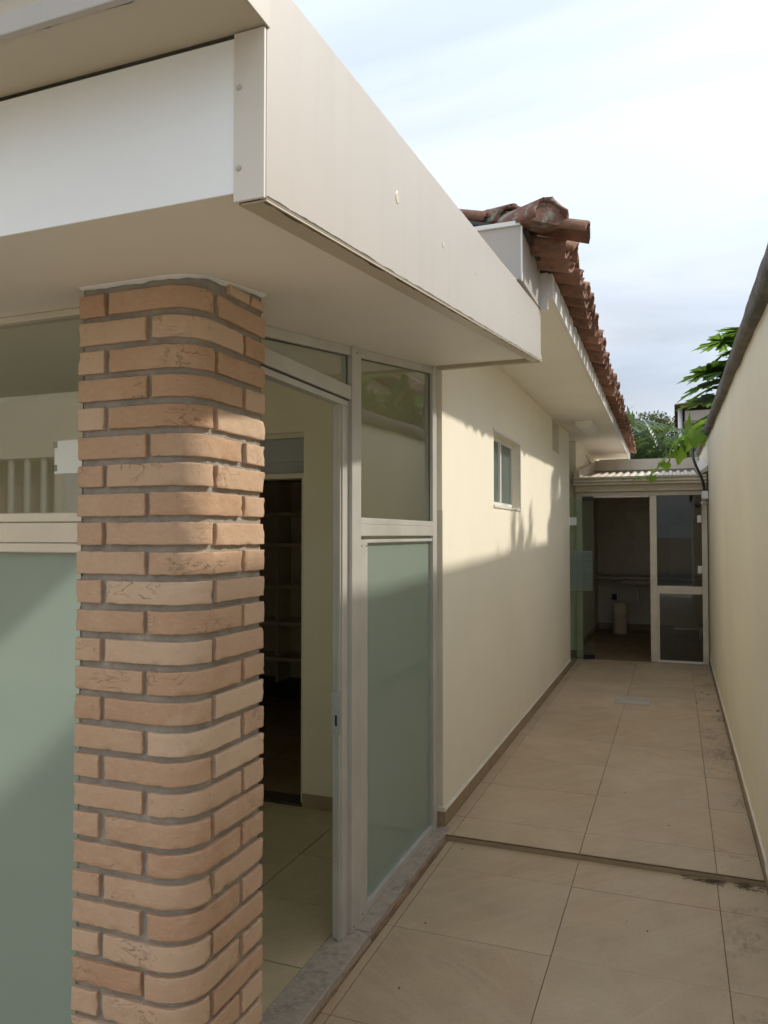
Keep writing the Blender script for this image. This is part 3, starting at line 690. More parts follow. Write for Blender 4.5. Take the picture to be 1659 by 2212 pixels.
f += [tuple(range(m_ - 1, -1, -1)), tuple(nz * m_ + i for i in range(m_))]
pydata('mortar_core', v, f, 'mortar', pillar, True)
# mortar collar and white paint line under the soffit
v = []; f = []
rp = [(p, nr) for p, nr in outline(0.0, sR(1.637))]
for (p, nr) in rp:
    r1 = noise.noise(Vector((p[0] * 40, p[1] * 40, 9))) * .004
    z = zsf(p[1])
    v += [(p[0] + nr[0] * .0008, p[1] + nr[1] * .0008, z - .0004), (p[0] + nr[0] * .0008, p[1] + nr[1] * .0008, z - .0016 + r1 * .2), (p[0] - nr[0] * .01, p[1] - nr[1] * .01, z - .006 + r1), (p[0] - nr[0] * .01, p[1] - nr[1] * .01, z - .0004)]
for i in range(len(rp) - 1):
    for k in range(4): f.append((i * 4 + k, i * 4 + (k + 1) % 4, i * 4 + 4 + (k + 1) % 4, i * 4 + 4 + k))
pydata('paint_line', v, f, 'panel_white', pillar)

# ------------------------------------------------------------------ glazed entrance screen (side)
XG = -1.19
gs = thing('glazed_entrance_screen', 'aluminium framed glass screen with open doorway beside the brick pillar', 'glazed screen', (XG, 2.8, 0.035))
TH = 0.036
def raked(name, y0, y1, x0, x1, drop0, drop1, mat, parent):
    return hexa(name, [(x0, y0, zsf(y0) - drop1), (x1, y0, zsf(y0) - drop1), (x1, y1, zsf(y1) - drop1), (x0, y1, zsf(y1) - drop1),
                       (x0, y0, zsf(y0) - drop0), (x1, y0, zsf(y0) - drop0), (x1, y1, zsf(y1) - drop0), (x0, y1, zsf(y1) - drop0)], mat, parent, 0.0015)
AX0, AX1 = XG - 0.024, XG + 0.022
def rakedpost(name, y0, y1, x0, x1, zb, mat='aluminium'):
    return hexa(name, [(x0, y0, zb), (x1, y0, zb), (x1, y1, zb), (x0, y1, zb), (x0, y0, zsf(y0) - .001), (x1, y0, zsf(y0) - .001), (x1, y1, zsf(y1) - .001), (x0, y1, zsf(y1) - .001)], mat, gs, 0.0015)
rakedpost('post', 2.705, 2.795, AX0, AX1 + .004, TH)
box('door_jamb', XG - .030, XG + .010, 2.650, 2.7045, TH, 2.0655, 'aluminium', gs, 0.0015)
box('door_stop', XG - .008, XG + .004, 2.640, 2.6495, TH, 2.0655, 'aluminium', gs, 0.001)
box('stile', XG - .016, AX1 + .002, 2.7955, 2.868, TH + .002, 1.530, 'aluminium', gs, 0.0015)
rakedpost('far_jamb', 3.765, 3.835, AX0, AX1, TH)
rakedpost('wall_jamb', 3.8355, 3.8605, AX0 - .005, AX1 - .012, TH)
raked('head_rail', 2.7955, 3.7645, AX0 + .003, AX1 - .002, .001, .036, 'aluminium', gs)
raked('head_rail', 1.640, 2.7045, AX0 + .003, AX1 - .002, .001, .036, 'aluminium', gs)
box('door_transom', AX0, AX1, 1.640, 2.7045, 2.072, 2.124, 'aluminium', gs, 0.0015)
box('transom_track', XG - .026, XG + .012, 1.640, 2.7045, 2.045, 2.0665, 'aluminium', gs, 0.001)
box('mid_rail', AX0, AX1, 2.8685 - .073, 3.7645, 1.545, 1.592, 'aluminium', gs, 0.0015)
box('glazing_bead', XG - .012, AX1 + .001, 2.7955, 3.7645, 1.5925, 1.618, 'aluminium', gs, 0.0015)
box('glazing_bead', XG - .012, AX1 - .004, 2.8685, 3.7645, 1.5165, 1.5305, 'aluminium', gs, 0.0015)
box('bottom_rail', AX0 + .004, AX1 - .004, 2.8685, 3.7645, TH, TH + .034, 'aluminium', gs, 0.0015)
hexa('upper_pane', [(XG - .005, 2.796, 1.6185), (XG + .001, 2.796, 1.6185), (XG + .001, 3.764, 1.6185), (XG - .005, 3.764, 1.6185), (XG - .005, 2.796, zsf(2.796) - .037), (XG + .001, 2.796, zsf(2.796) - .037), (XG + .001, 3.764, zsf(3.764) - .037), (XG - .005, 3.764, zsf(3.764) - .037)], 'clear_glass', gs)
box('lower_pane', XG - .005, XG + .001, 2.869, 3.764, TH + .0345, 1.516, 'frosted_glass', gs)
hexa('transom_pane', [(XG - .005, 1.645, 2.1245), (XG + .001, 1.645, 2.1245), (XG + .001, 2.704, 2.1245), (XG - .005, 2.704, 2.1245), (XG - .005, 1.645, zsf(1.645) - .037), (XG + .001, 1.645, zsf(1.645) - .037), (XG + .001, 2.704, zsf(2.704) - .037), (XG - .005, 2.704, zsf(2.704) - .037)], 'clear_glass', gs)
box('gasket', XG + .0012, XG + .004, 2.7957, 3.7643, 1.6182, 1.6205, 'black_plastic', gs)
strip('gasket', 2.7957, 3.7643, lambda y: [(XG + .0012, zsf(y) - .0385), (XG + .006, zsf(y) - .0385), (XG + .006, zsf(y) - .0365), (XG + .0012, zsf(y) - .0365)], 'black_plastic', gs)
strip('gasket', 1.645, 2.704, lambda y: [(XG + .0012, zsf(y) - .0385), (XG + .006, zsf(y) - .0385), (XG + .006, zsf(y) - .0365), (XG + .0012, zsf(y) - .0365)], 'black_plastic', gs)
for y in (2.702, 3.762): box('gasket', XG + .0012, XG + .005, y, y + .0022, 1.62, zsf(y) - .039, 'black_plastic', gs)
box('gasket', XG - .03, XG + .0125, 1.645, 2.70, 2.0667, 2.0715, 'black_plastic', gs)
lp = box('strike_plate', XG - .029, XG + .008, 2.6365, 2.6397, 0.80, 0.96, 'lock_steel', gs, 0.001)
box('bolt_hole', XG - .014, XG - .006, 2.6350, 2.6364, 0.832, 0.872, 'black_plastic', lp)
box('latch', XG - .020, XG - .002, 2.6335, 2.6364, 0.892, 0.930, 'lock_steel', lp, 0.001)
for z in (0.812, 0.947):
    s_ = lathe('screw', [(0.0045, 0), (0.0035, .0012), (0.001, .0012)], (0, 0, 0), 'lock_steel', lp, 10); s_.rotation_euler = (R(90), 0, 0); s_.location = Vector(s_.location) + Vector((XG - .0105, 2.6364, z))
for y, z in ((2.752, zsf(2.75) - .022), (2.806, 1.505), (2.858, 1.505), (2.815, .06), (2.725, .055)):
    s_ = lathe('screw', [(0.004, 0), (0.003, .001), (0.001, .001)], (0, 0, 0), 'black_plastic', gs, 8); s_.rotation_euler = (0, R(90), 0); s_.location = Vector(s_.location) + Vector((AX1 + .0042 if y < 2.8 else AX1 + .0022, y, z))
# threshold stones
th = thing('threshold', 'speckled grey granite threshold strip under the glass screen', 'threshold', (-1.16, 2.8, 0))
box('stone', -1.238, -1.100, 1.30, 2.742, -0.09, 0.0345, 'granite', th, 0.003)
box('stone', -1.238, -1.108, 2.745, 3.868, -0.09, 0.0352, 'granite', th, 0.003)
v = []; f = []
for i in range(160):
    y = 1.5 + i * 0.0147; w_ = 0.004 + 0.010 * abs(noise.noise(Vector((y * 9, 1, 1)))) + 0.004 * noise.noise(Vector((y * 40, 2, 1)))
    v += [(-1.1085, y, 0.0008), (-1.1005 + w_, y, 0.0008), (-1.1085, y, 0.010 + 0.008 * noise.noise(Vector((y * 12, 5, 1))))]
for i in range(159): a = i * 3; f += [(a, a + 1, a + 4, a + 3), (a + 1, a + 2, a + 5, a + 4)]
pydata('dirt_joint', v, f, 'clay_dirt', th)

# ------------------------------------------------------------------ front screen (left of the pillar)
YG = 1.53
fs = thing('front_glazed_screen', 'front glass screen with pale rail left of the brick pillar', 'glazed screen', (-2.4, YG, 0.03))
box('head_rail', -4.2, PX0 - .002, YG - .02, YG + .02, 2.106, zsf(YG) - .004, 'frame_champagne', fs, 0.0015)
box('sill_rail', -4.2, PX0 - .002, YG - .02, YG + .02, 0.0, 0.045, 'frame_champagne', fs, 0.0015)
box('rail_bead', -4.2, PX0 - .002, YG - .026, YG + .01, 1.582, 1.606, 'frame_champagne', fs, 0.003)
box('mid_rail', -4.2, PX0 - .002, YG - .022, YG + .02, 1.530, 1.5805, 'frame_champagne', fs, 0.0015)
box('rail_bead', -4.2, PX0 - .002, YG - .026, YG + .01, 1.504, 1.5285, 'frame_champagne', fs, 0.003)
box('upper_pane', -2.6, PX0 - .003, YG - .004, YG + .003, 1.6065, 2.1055, 'clear_glass', fs); box('lower_pane', -2.6, PX0 - .003, YG - .004, YG + .003, 0.0455, 1.5035, 'frosted_glass', fs)
for x in (-2.66, -4.2): box('mullion', x, x + .06, YG - .02, YG + .02, 0.0455, 2.1055, 'frame_champagne', fs, 0.0015)
box('upper_pane', -4.14, -2.661, YG - .004, YG + .003, 1.6065, 2.1055, 'clear_glass', fs); box('lower_pane', -4.14, -2.661, YG - .004, YG + .003, 0.0455, 1.5035, 'frosted_glass', fs)
nt_ = thing('paper_notice', 'pale paper notice taped to the front glass near the pillar', 'notice', (-1.44, YG - .006, 1.75))
box('sheet', -1.487, -1.385, YG - .0055, YG - .0047, 1.706, 1.790, 'paper', nt_)
for z in (1.712, 1.772): box('tape', -1.491, -1.478, YG - .0063, YG - .0057, z, z + .017, 'smoked_glass', nt_)

# ------------------------------------------------------------------ interior rooms (parts of the house)
IF = 0.030
fl = box('inner_floor', -4.7, -1.239, 1.56, 7.3, -0.099, IF - 0.006, 'grout'); tag(fl, 'tiled floor of the room behind the glass screen', 'floor', kind='structure')
IX = [-4.386, -3.936, -3.486, -3.036, -2.586, -2.136, -1.686, -1.239]; IY = [1.56, 2.012, 2.443, 2.874, 3.305, 3.736, 3.87]
for i in range(2, len(IX) - 1):
    for k in range(len(IY) - 1): tile('floor_tile', IX[i], IX[i + 1], IY[k], IY[k + 1], IF, 'inner_tile', fl, 0.0024)
for i in range(0, 6):
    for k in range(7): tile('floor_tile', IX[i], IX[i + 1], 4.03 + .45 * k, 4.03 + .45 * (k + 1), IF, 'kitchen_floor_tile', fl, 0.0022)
wall_open('inner_wall', 1, 3.871, 4.02, -4.7, XW - 0.151, -0.09, 2.80, [(-2.95, -1.965, -0.09, 2.135)], 'inner_paint', house)
box('skirting', -1.964, -1.245, 3.860, 3.8705, IF, 0.105, 'skirting_tile', house, 0.001)
wall_open('inner_wall', 0, -4.85, -4.7, 1.50, 7.45, -0.09, 2.9, [(1.75, 3.6, 0.8, 2.15)], 'inner_paint', house)  # unseen opening added in this wall so daylight brightens the room
box('inner_wall', -1.95, -1.85, 4.021, 7.3, -0.09, 2.75, 'inner_paint', house)
box('inner_wall', -4.7, -1.85, 7.3, 7.45, -0.09, 2.9, 'inner_paint', house)
box('inner_ceiling', -4.7, -1.301, 4.021, 8.9, 2.60, 2.66, 'soffit_paint', house)
box('front_wall', -6.0, -4.2, YG - .08, YG + .08, -0.09, zsf(YG) - .01, 'wall_paint', house)
df = thing('door_frame', 'grey frame and transom panel of the inner doorway', 'door frame', (-2.45, 3.92, 0.03))
box('transom_panel', -2.949, -1.966, 3.92, 3.95, 1.972, 2.104, 'grey_plastic', df); box('head', -2.949, -1.966, 3.885, 3.99, 2.1045, 2.134, 'shelf_laminate', df, 0.002)
box('head', -2.949, -1.966, 3.885, 3.99, 1.872, 1.900, 'shelf_laminate', df, 0.002); box('panel', -2.949, -1.966, 3.93, 3.955, 1.9005, 1.9715, 'grey_plastic', df)
box('jamb', -1.985, -1.966, 3.885, 3.99, 0.045, 1.8715, 'shelf_laminate', df, 0.002); box('track', -2.949, -1.966, 3.875, 4.015, 0.0, 0.040, 'dark_wood', df, 0.002)
sh = thing('shelving_unit', 'tall shelving unit standing in the dark room beyond the doorway', 'shelves', (-3.6, 6.6, 0.03))
for z in (0.41, 0.74, 1.08, 1.47, 1.76, 2.1): box('shelf', -4.6, -2.95, 6.30, 6.68, z - .035, z, 'shelf_laminate', sh, 0.002)
for x in (-4.6, -3.55, -2.97): box('divider', x, x + .022, 6.42, 6.68, 0.16, 2.06, 'shelf_laminate', sh, 0.001)
box('plinth', -4.6, -2.95, 6.33, 6.68, IF, 0.16, 'dark_wood', sh); box('back_panel', -4.6, -2.95, 6.681, 6.70, IF, 2.1, 'shelf_laminate', sh)

# ------------------------------------------------------------------ service room at the end of the corridor
YS = 9.75
sr = thing('service_room', 'low lean-to utility room closing the end of the corridor', 'lean-to', (-0.4, 11.0, 0))
box('wall', -1.35, -1.19, 9.952, 12.86, -0.09, 2.30, 'kitchen_wall', sr); box('wall', -1.35, 0.36, 12.86, 13.0, -0.09, 2.6, 'kitchen_wall', sr)
box('floor', -1.19, 0.36, 9.691, 12.86, -0.099, ZU - .006, 'grout', sr)
for i in range(3):
    for k in range(6):
        tile('floor_tile', (-1.19, -0.6, 0.0, 0.36)[i], (-1.19, -0.6, 0.0, 0.36)[i + 1], 9.692 + .53 * k, 9.692 + .53 * (k + 1), ZU, 'kitchen_floor_tile', sr)
box('ceiling', -1.35, 0.36, 9.80, 12.86, 2.215, 2.23, 'kitchen_wall', sr)
for i, (xa, xb) in enumerate(((-1.19, -0.722), (-0.722, -0.26), (-0.26, 0.20), (0.20, 0.36))):
    for za, zb in ((0.92, 1.296), (1.296, 1.602), (1.602, 1.914), (1.914, 2.214)):
        box('wall_tile', xa + .002, xb - .002, 12.852, 12.8595, za + .002, zb - .002, 'wall_tile', sr, 0.001)
box('skirting', -1.19, 0.35, 12.851, 12.8595, ZU, 0.13, 'skirting_tile', sr, .001); box('skirting', -1.1895, -1.18, 9.96, 12.85, ZU, 0.13, 'skirting_tile', sr, .001)
# glass front
ff_ = thing('service_room_front', 'pale aluminium glass front of the utility room', 'glazed screen', (-0.4, YS, 0.03))
FY0, FY1 = YS - .025, YS + .025
box('header', -1.16, 0.345, FY0, FY1, 2.022, 2.072, 'frame_champagne', ff_, 0.002); box('header_track', -0.95, -0.30, FY0 - .004, FY1 - .01, 2.004, 2.0215, 'trim_white', ff_, 0.001)
box('jamb', -1.16, -1.085, FY0, FY1, ZU + .001, 2.0215, 'frame_champagne', ff_, 0.002); box('post', -0.292, -0.215, FY0 - .003, FY1, ZU + .001, 2.0215, 'frame_champagne', ff_, 0.002)
box('jamb', 0.285, 0.345, FY0, FY1, ZU + .001, 2.0215, 'frame_champagne', ff_, 0.002)
box('mid_rail', -0.2145, 0.2845, FY0, FY1, 0.872, 0.938, 'frame_champagne', ff_, 0.002); box('bottom_rail', -0.2145, 0.2845, FY0, FY1, ZU + .001, ZU + .026, 'trim_white', ff_, 0.002)
box('bead', -0.2145, 0.2845, FY0 - .003, FY1 - .03, 0.848, 0.8715, 'frame_champagne', ff_, 0.001); box('bead', -0.2145, -0.190, FY0 - .003, FY1 - .03, ZU + .0265, 0.8475, 'frame_champagne', ff_, 0.001)
box('pane', -0.2145, 0.2845, YS - .003, YS + .003, 0.9385, 2.0215, 'smoked_glass', ff_); box('pane', -0.2145, 0.2845, YS - .003, YS + .003, ZU + .0265, 0.8475, 'smoked_glass', ff_)
# pivot door standing open
gd = thing('glass_door', 'frameless green-tinted glass door standing open with frosted stripe band', 'door', (-1.02, 9.64, 0.03))
ang = R(205); dv = Vector((math.cos(ang), math.sin(ang), 0)); nv = Vector((-dv.y, dv.x, 0)); pv = Vector((-1.02, 9.64, 0))
def slab(name, s0, s1, z0, z1, t0, t1, mat, parent):
    P = lambda s, t, z: tuple(pv + dv * s + nv * t + Vector((0, 0, z)))
    return hexa(name, [P(s0, t0, z0), P(s1, t0, z0), P(s1, t1, z0), P(s0, t1, z0), P(s0, t0, z1), P(s1, t0, z1), P(s1, t1, z1), P(s0, t1, z1)], mat, parent)
gp = slab('pane', -0.085, 0.62, 0.045, 2.0, -.004, .004, 'green_glass', gd)
for i in range(24): slab('frosted_stripe', -0.066, 0.60, 0.868 + i * .0205, 0.868 + i * .0205 + .0135, .0043, .0055, 'sticker_film', gd)
slab('card', 0.13, 0.30, 1.665, 1.765, .0043, .0052, 'paper', gd)
slab('pivot_clamp', -0.084, 0.05, 0.034, 0.085, -.012, .012, 'black_plastic', gd); slab('pivot_clamp', -0.084, 0.05, 1.96, 2.003, -.012, .012, 'black_plastic', gd)
# roof of the low room
lr = thing('lean_to_roof', 'beige corrugated lean-to roof with gutter above the glass front', 'roof', (-0.4, 10.5, 2.2))
nx = 15 * 12; v = []; f = []
RX0, RX1, RY0, RY1 = -1.13, 0.30, 9.60, 11.5
zr = lambda y: 2.228 + (y - RY0) * (2.462 - 2.245) / (RY1 - RY0)
for i in range(nx + 1):
    x = RX0 + (RX1 - RX0) * i / nx; w_ = math.sin(2 * math.pi * 15 * i / nx); w_ = max(-0.55, min(0.8, w_ * 1.25)) * 0.018
    for y in (RY0, RY1):
        for t in (0, -.002): v.append((x, y, zr(y) + w_ + t))
for i in range(nx): a = i * 4; b = a + 4; f += [(a, b, b + 2, a + 2), (a + 1, a + 3, b + 3, b + 1), (a, a + 1, b + 1, b), (a + 2, b + 2, b + 3, a + 3)]
pydata('corrugated_sheet', v, f, 'sheet_metal', lr)
gpf = [(0, .100), (-.024, .100), (-.024, .080), (-.004, .074), (-.004, .066), (-.030, .060), (-.030, .038), (-.006, .032), (-.006, .026), (-.022, .022), (-.022, .004), (-.006, .0), (.05, .0), (.05, .004), (0, .006)]
def gut(): 
    v = []; f = []; n = len(gpf)
    for x in (-1.172, 0.338): v += [(x, 9.60 + a, 2.152 + b) for a, b in gpf]
    for k in range(n): f.append((k, (k + 1) % n, n + (k + 1) % n, n + k))
    f += [tuple(range(n)), tuple(range(2 * n - 1, n - 1, -1))]; return pydata('gutter', v, f, 'beige_metal', lr)
gut()
box('fascia_board', -1.16, 0.338, 9.655, 9.69, 2.0735, 2.1525, 'beige_metal', lr, 0.002)
hexa('side_flashing', [(-1.163, 9.60, 2.245), (-1.10, 9.60, 2.245), (-1.10, 11.5, 2.47), (-1.163, 11.5, 2.47), (-1.163, 9.60, 2.335), (-1.10, 9.60, 2.335), (-1.10, 11.5, 2.60), (-1.163, 11.5, 2.60)], 'sheet_metal', lr, 0.002)
box('back_flashing', -1.099, 0.30, 11.50, 11.53, 2.478, 2.632, 'sheet_metal', lr, 0.002)
box('upper_slab', -1.163, 0.36, 11.531, 12.95, 2.40, 2.55, 'sheet_metal', lr)
hexa('right_flashing', [(0.255, 9.62, 2.25), (0.355, 9.62, 2.29), (0.355, 11.5, 2.56), (0.255, 11.5, 2.47), (0.255, 9.62, 2.27), (0.355, 9.62, 2.36), (0.355, 11.5, 2.64), (0.255, 11.5, 2.52)], 'sheet_metal', lr, 0.002)
wr = thing('loose_wire', 'thin dark wire standing off the wall above the lean-to roof', 'wire', (-1.12, 10.9, 2.6))
tube('strand', [(-1.155, 10.9, 2.66), (-1.14, 10.92, 2.62), (-1.115, 10.94, 2.56), (-1.10, 10.95, 2.50), (-1.098, 10.95, 2.44)], 0.006, 'grey_plastic', wr, 6)
# bits on the right end
cb = thing('black_conduit', 'black corrugated cable conduit dropping over the lean-to roof', 'cable', (0.25, 9.6, 2.06))
pts = [(0.30, 10.6, 2.86), (0.245, 10.1, 2.74), (0.205, 9.85, 2.60), (0.195, 9.72, 2.50), (0.205, 9.62, 2.42), (0.235, 9.575, 2.33), (0.275, 9.57, 2.24), (0.305, 9.58, 2.15), (0.315, 9.60, 2.055)]
fine = []
for i in range(len(pts) - 1):
    for s in range(10): fine.append(Vector(pts[i]).lerp(Vector(pts[i + 1]), s / 10))
for _ in range(10):
    fine = [fine[0]] + [(fine[i - 1] + fine[i] * 2 + fine[i + 1]) / 4 for i in range(1, len(fine) - 1)] + [fine[-1]]
tube('conduit', fine, [0.0165 if i % 2 else 0.0135 for i in range(len(fine))], 'black_plastic', cb, 10)
jb = thing('junction_box_white', 'small white electrical box at the foot of the black conduit', 'electrical box', (0.32, 9.62, 2.0))
box('body', 0.283, 0.355, 9.57, 9.66, 1.965, 2.055, 'white_plastic', jb, 0.006); box('lid', 0.288, 0.352, 9.563, 9.5695, 1.97, 2.05, 'white_plastic', jb, 0.003)
sc = thing('security_camera', 'small white bullet security camera with black face on the right jamb', 'camera', (0.30, 9.66, 1.9))
def cyl_y(name, c, r_, y0, y1, mat, parent, tilt=0.0):
    return tube(name, [(c[0], y0, c[1]), (c[0] - tilt, y1, c[1] - tilt * .4)], r_, mat, parent, 18)
cyl_y('housing', (0.262, 1.905), 0.030, 9.69, 9.59, 'white_plastic', sc, 0.012); cyl_y('lens_face', (0.249, 1.900), 0.0315, 9.5895, 9.575, 'black_plastic', sc, 0.002)
tube('bracket', [(0.262, 9.67, 1.91), (0.30, 9.68, 1.925), (0.352, 9.68, 1.92)], 0.013, 'white_plastic', sc, 10)
for i, (z, l) in enumerate(((1.735, 'white plastic sensor box on the right jamb below the camera'), (1.14, 'small white switch box low on the right jamb'))):
    wb = thing('wall_box', l, 'electrical box', (0.27, 9.70, z)); box('body', 0.235, 0.284, 9.690, 9.7245, z - .045, z + .045, 'white_plastic', wb, 0.005); box('cover', 0.241, 0.278, 9.685, 9.6895, z - .035, z + .02, 'white_plastic', wb, 0.002)
# contents
ct = thing('sink_counter', 'stone counter with hanging sink bowl in the dim utility room', 'counter', (-0.4, 12.6, 0.86))
box('slab', -1.185, 0.35, 12.33, 12.8505, 0.862, 0.905, 'stone_counter', ct, 0.004)
sb = box('bowl', -0.80, -0.37, 12.40, 12.80, 0.775, 0.8615, 'stone_counter', ct, 0.02); box('drain', -0.60, -0.55, 12.58, 12.64, 0.745, 0.7745, 'grey_plastic', sb)
pp = thing('drain_pipe', 'bent white waste pipe under the sink bowl', 'pipe', (-0.56, 12.6, 0.45))
tube('pipe', [(-0.575, 12.61, 0.744), (-0.57, 12.61, 0.6), (-0.555, 12.60, 0.50), (-0.545, 12.6, 0.455), (-0.60, 12.6, 0.440), (-0.70, 12.62, 0.44)], 0.022, 'white_plastic', pp, 10)
bn = thing('waste_bin', 'tall beige plastic bin with grey lid under the sink counter', 'bin', (-0.815, 12.30, ZU))
lathe('body', [(0.100, 0.001), (0.108, 0.02), (0.112, 0.30), (0.105, 0.302)], (-0.815, 12.30, ZU), 'bin_plastic', bn); lathe('lid', [(0.118, 0.303), (0.118, 0.36), (0.114, 0.46), (0.10, 0.485), (0.03, 0.488)], (-0.815, 12.30, ZU), 'shelf_laminate', bn)
so_ = thing('wall_socket', 'dark socket plate on the wall above the beige bin', 'socket', (-0.95, 12.85, 0.55)); box('plate', -0.98, -0.90, 12.84, 12.8595, 0.50, 0.60, 'black_plastic', so_, .003)
ls = thing('low_shelf', 'white plank shelf low behind the right glass pane', 'shelf', (0.15, 12.0, 0.18)); box('plank', -0.04, 0.355, 11.9, 12.25, 0.175, 0.205, 'white_plastic', ls, 0.002); box('bracket', 0.30, 0.33, 11.95, 12.2, ZU + .002, 0.1745, 'white_plastic', ls)
wbd = thing('pale_panel', 'pale panel set against the back wall behind the right pane', 'panel', (0.12, 12.84, 1.2)); box('panel', -0.10, 0.34, 12.835, 12.851, 0.93, 1.72, 'white_plastic', wbd, 0.003)  # plain pale slab against the back wall
# drain cover in the corridor floor
dc = thing('drain_cover', 'pale grey rectangular inspection cover set in the corridor floor', 'drain cover', (-0.395, 7.4, ZU))
box('plate', -0.54, -0.235, 7.23, 7.55, ZU + .0008, ZU + .0042, 'cover_grey', dc, 0.001)
for sx in (-0.535, -0.245): box('edge', sx, sx + .006, 7.235, 7.545, ZU + .0044, ZU + .0055, 'grey_plastic', dc)

# ------------------------------------------------------------------ front boundary (behind the viewer, seen only in reflections)
fb = thing('front_wall', 'pale street wall with white railing mirrored in the front glass', 'wall', (-4.5, -0.8, 0))
wall_open('wall', 1, -0.90, -0.76, -8.0, -2.1, -0.09, 3.0, [(-7.9, -3.72, 1.45, 2.05)], 'boundary_paint', fb); box('shutter', -7.9, -3.72, -0.93, -0.901, 1.40, 2.1, 'neighbour_paint', fb); box('pier', -3.62, -3.30, -0.7595, -0.74, -0.09, 2.15, 'panel_white', fb)
for i in range(30):
    x = -7.9 + i * 0.14
    if x > -3.7: break
    box('baluster', x, x + .022, -0.79, -0.768, 1.451, 2.049, 'gate_white', fb)

# ------------------------------------------------------------------ plants
def leafmesh(name, outline_pts, droop, mat, fold=0.12, thick=0.0):
    """flat leaf along +X from base at origin; outline as (x,y); centre rib folded and drooping"""
    v = []; f = []
    n = len(outline_pts); xs = [p[0] for p in outline_pts]; mxx = max(xs)
    for (x, y) in outline_pts:
        v.append((x, y, -droop * (max(0, x) / mxx) ** 2 * mxx + fold * abs(y) - droop * .5 * (y * y) / mxx))
    cpt = (mxx * .28, 0, -droop * .08 * mxx); v.append(cpt)
    for i in range(n): f.append((i, (i + 1) % n, n))
    me = bpy.data.meshes.new(name); me.from_pydata(v, [], f); me.update(); me.materials.append(M[mat]); return me
def papaya_outline(Rl):
    pts = []
    lobes = 9
    for i in range(lobes):
        a = R(-152 + 304 * i / (lobes - 1)); ln = Rl * (1.0 - 0.32 * abs(i - 4) / 4)
        d = Vector((math.cos(a), math.sin(a))); nn = Vector((-d.y, d.x)); w_ = ln * 0.085
        prof = [(0.14, -.5), (0.34, -.9), (0.46, -1.0), (0.53, -3.0), (0.585, -2.7), (0.57, -1.0), (0.68, -.9), (0.80, -2.4), (0.835, -1.9), (0.80, -.75), (1.0, 0), (0.80, .75), (0.835, 1.9), (0.80, 2.4), (0.68, .9), (0.57, 1.0), (0.585, 2.7), (0.53, 3.0), (0.46, 1.0), (0.34, .9), (0.14, .5)]
        for s, q in prof: pts.append(d * ln * s + nn * q * w_)
    return [(p.x, p.y) for p in pts]
def vine_outline(Rl):
    pts = []
    for i in range(44):
        a = -math.pi + 2 * math.pi * (i + .5) / 44
        r_ = Rl * (0.62 + 0.26 * abs(math.cos(2.5 * a)) ** 1.5 + 0.12 * math.cos(a)) * (1 + (0.07 if i % 2 else -0.05))
        if abs(a) > 2.75: r_ *= 0.45
        pts.append((r_ * math.cos(a) + Rl * .35, r_ * math.sin(a)))
    return pts
def orient(o, base, direction, roll=0.0, upv=(0, 0, 1)):
    d = Vector(direction).normalized(); u_ = Vector(upv); s = u_.cross(d)
    if s.length < 1e-3: s = Vector((0, 1, 0))
    s.normalize(); z = d.cross(s)
    m = Matrix((d, s, z)).transposed().to_4x4() @ Matrix.Rotation(roll, 4, 'X'); m.translation = Vector(base); return m
def put_leaf(me, name, parent, base, direction, roll=0.0, sc=1.0):
    o = bpy.data.objects.new(name, me); col.objects.link(o); o.parent = parent
    m = orient(o, base, direction, roll) @ Matrix.Scale(sc, 4); m.translation -= Vector(parent.location); o.matrix_local = m
    return o
# papaya behind the boundary wall, its leaves reaching over the coping
pap = thing('papaya_tree', 'papaya tree leaning its lobed leaves over the right wall coping', 'tree', (0.86, 10.1, -0.1))
tube('trunk', [(0.86, 10.1, -0.1), (0.84, 10.1, 1.4), (0.88, 10.08, 2.8), (0.84, 10.1, 3.75)], [0.085, 0.07, 0.055, 0.04], 'bark', pap, 10)
pl = [leafmesh('leaf', papaya_outline(0.48), 0.30, 'papaya_leaf', .10), leafmesh('leaf', papaya_outline(0.40), 0.42, 'papaya_leaf', .12)]
crown = Vector((0.85, 10.1, 3.68))
spec = [((0.68, 9.95, 3.87), (-1, -.15, .06), 0), ((0.66, 10.0, 3.76), (-1, .1, -.30), 1), ((0.50, 9.95, 3.52), (-1, -.05, .0), 0), ((0.44, 10.1, 3.40), (-1, .15, -.18), 0), ((0.50, 9.8, 3.30), (-1, -.2, -.12), 1), ((0.46, 10.0, 3.18), (-1, .05, .04), 0), ((0.52, 9.9, 3.00), (-1, -.1, -.10), 1), ((0.55, 10.1, 3.62), (-.8, -.5, .12), 1), ((0.60, 9.7, 3.45), (-.6, -.8, .0), 1),
        ((1.35, 10.1, 3.95), (1, .1, .1), 0), ((1.2, 9.6, 3.75), (.7, -.8, 0), 0), ((0.8, 9.5, 3.85), (0, -1, .1), 0), ((0.9, 10.7, 3.9), (0.1, 1, .1), 0), ((1.25, 10.5, 3.5), (.8, .7, -.2), 1)]
for b, d, k in spec:
    mid = crown.lerp(Vector(b), .5) + Vector((0, 0, .10)); tube('petiole', [crown, mid, Vector(b)], [0.011, 0.009, 0.006], 'stalk_green', pap, 6)
    put_leaf(pl[k], 'leaf', pap, b, d, rnd.uniform(-.15, .15), rnd.uniform(.95, 1.15))
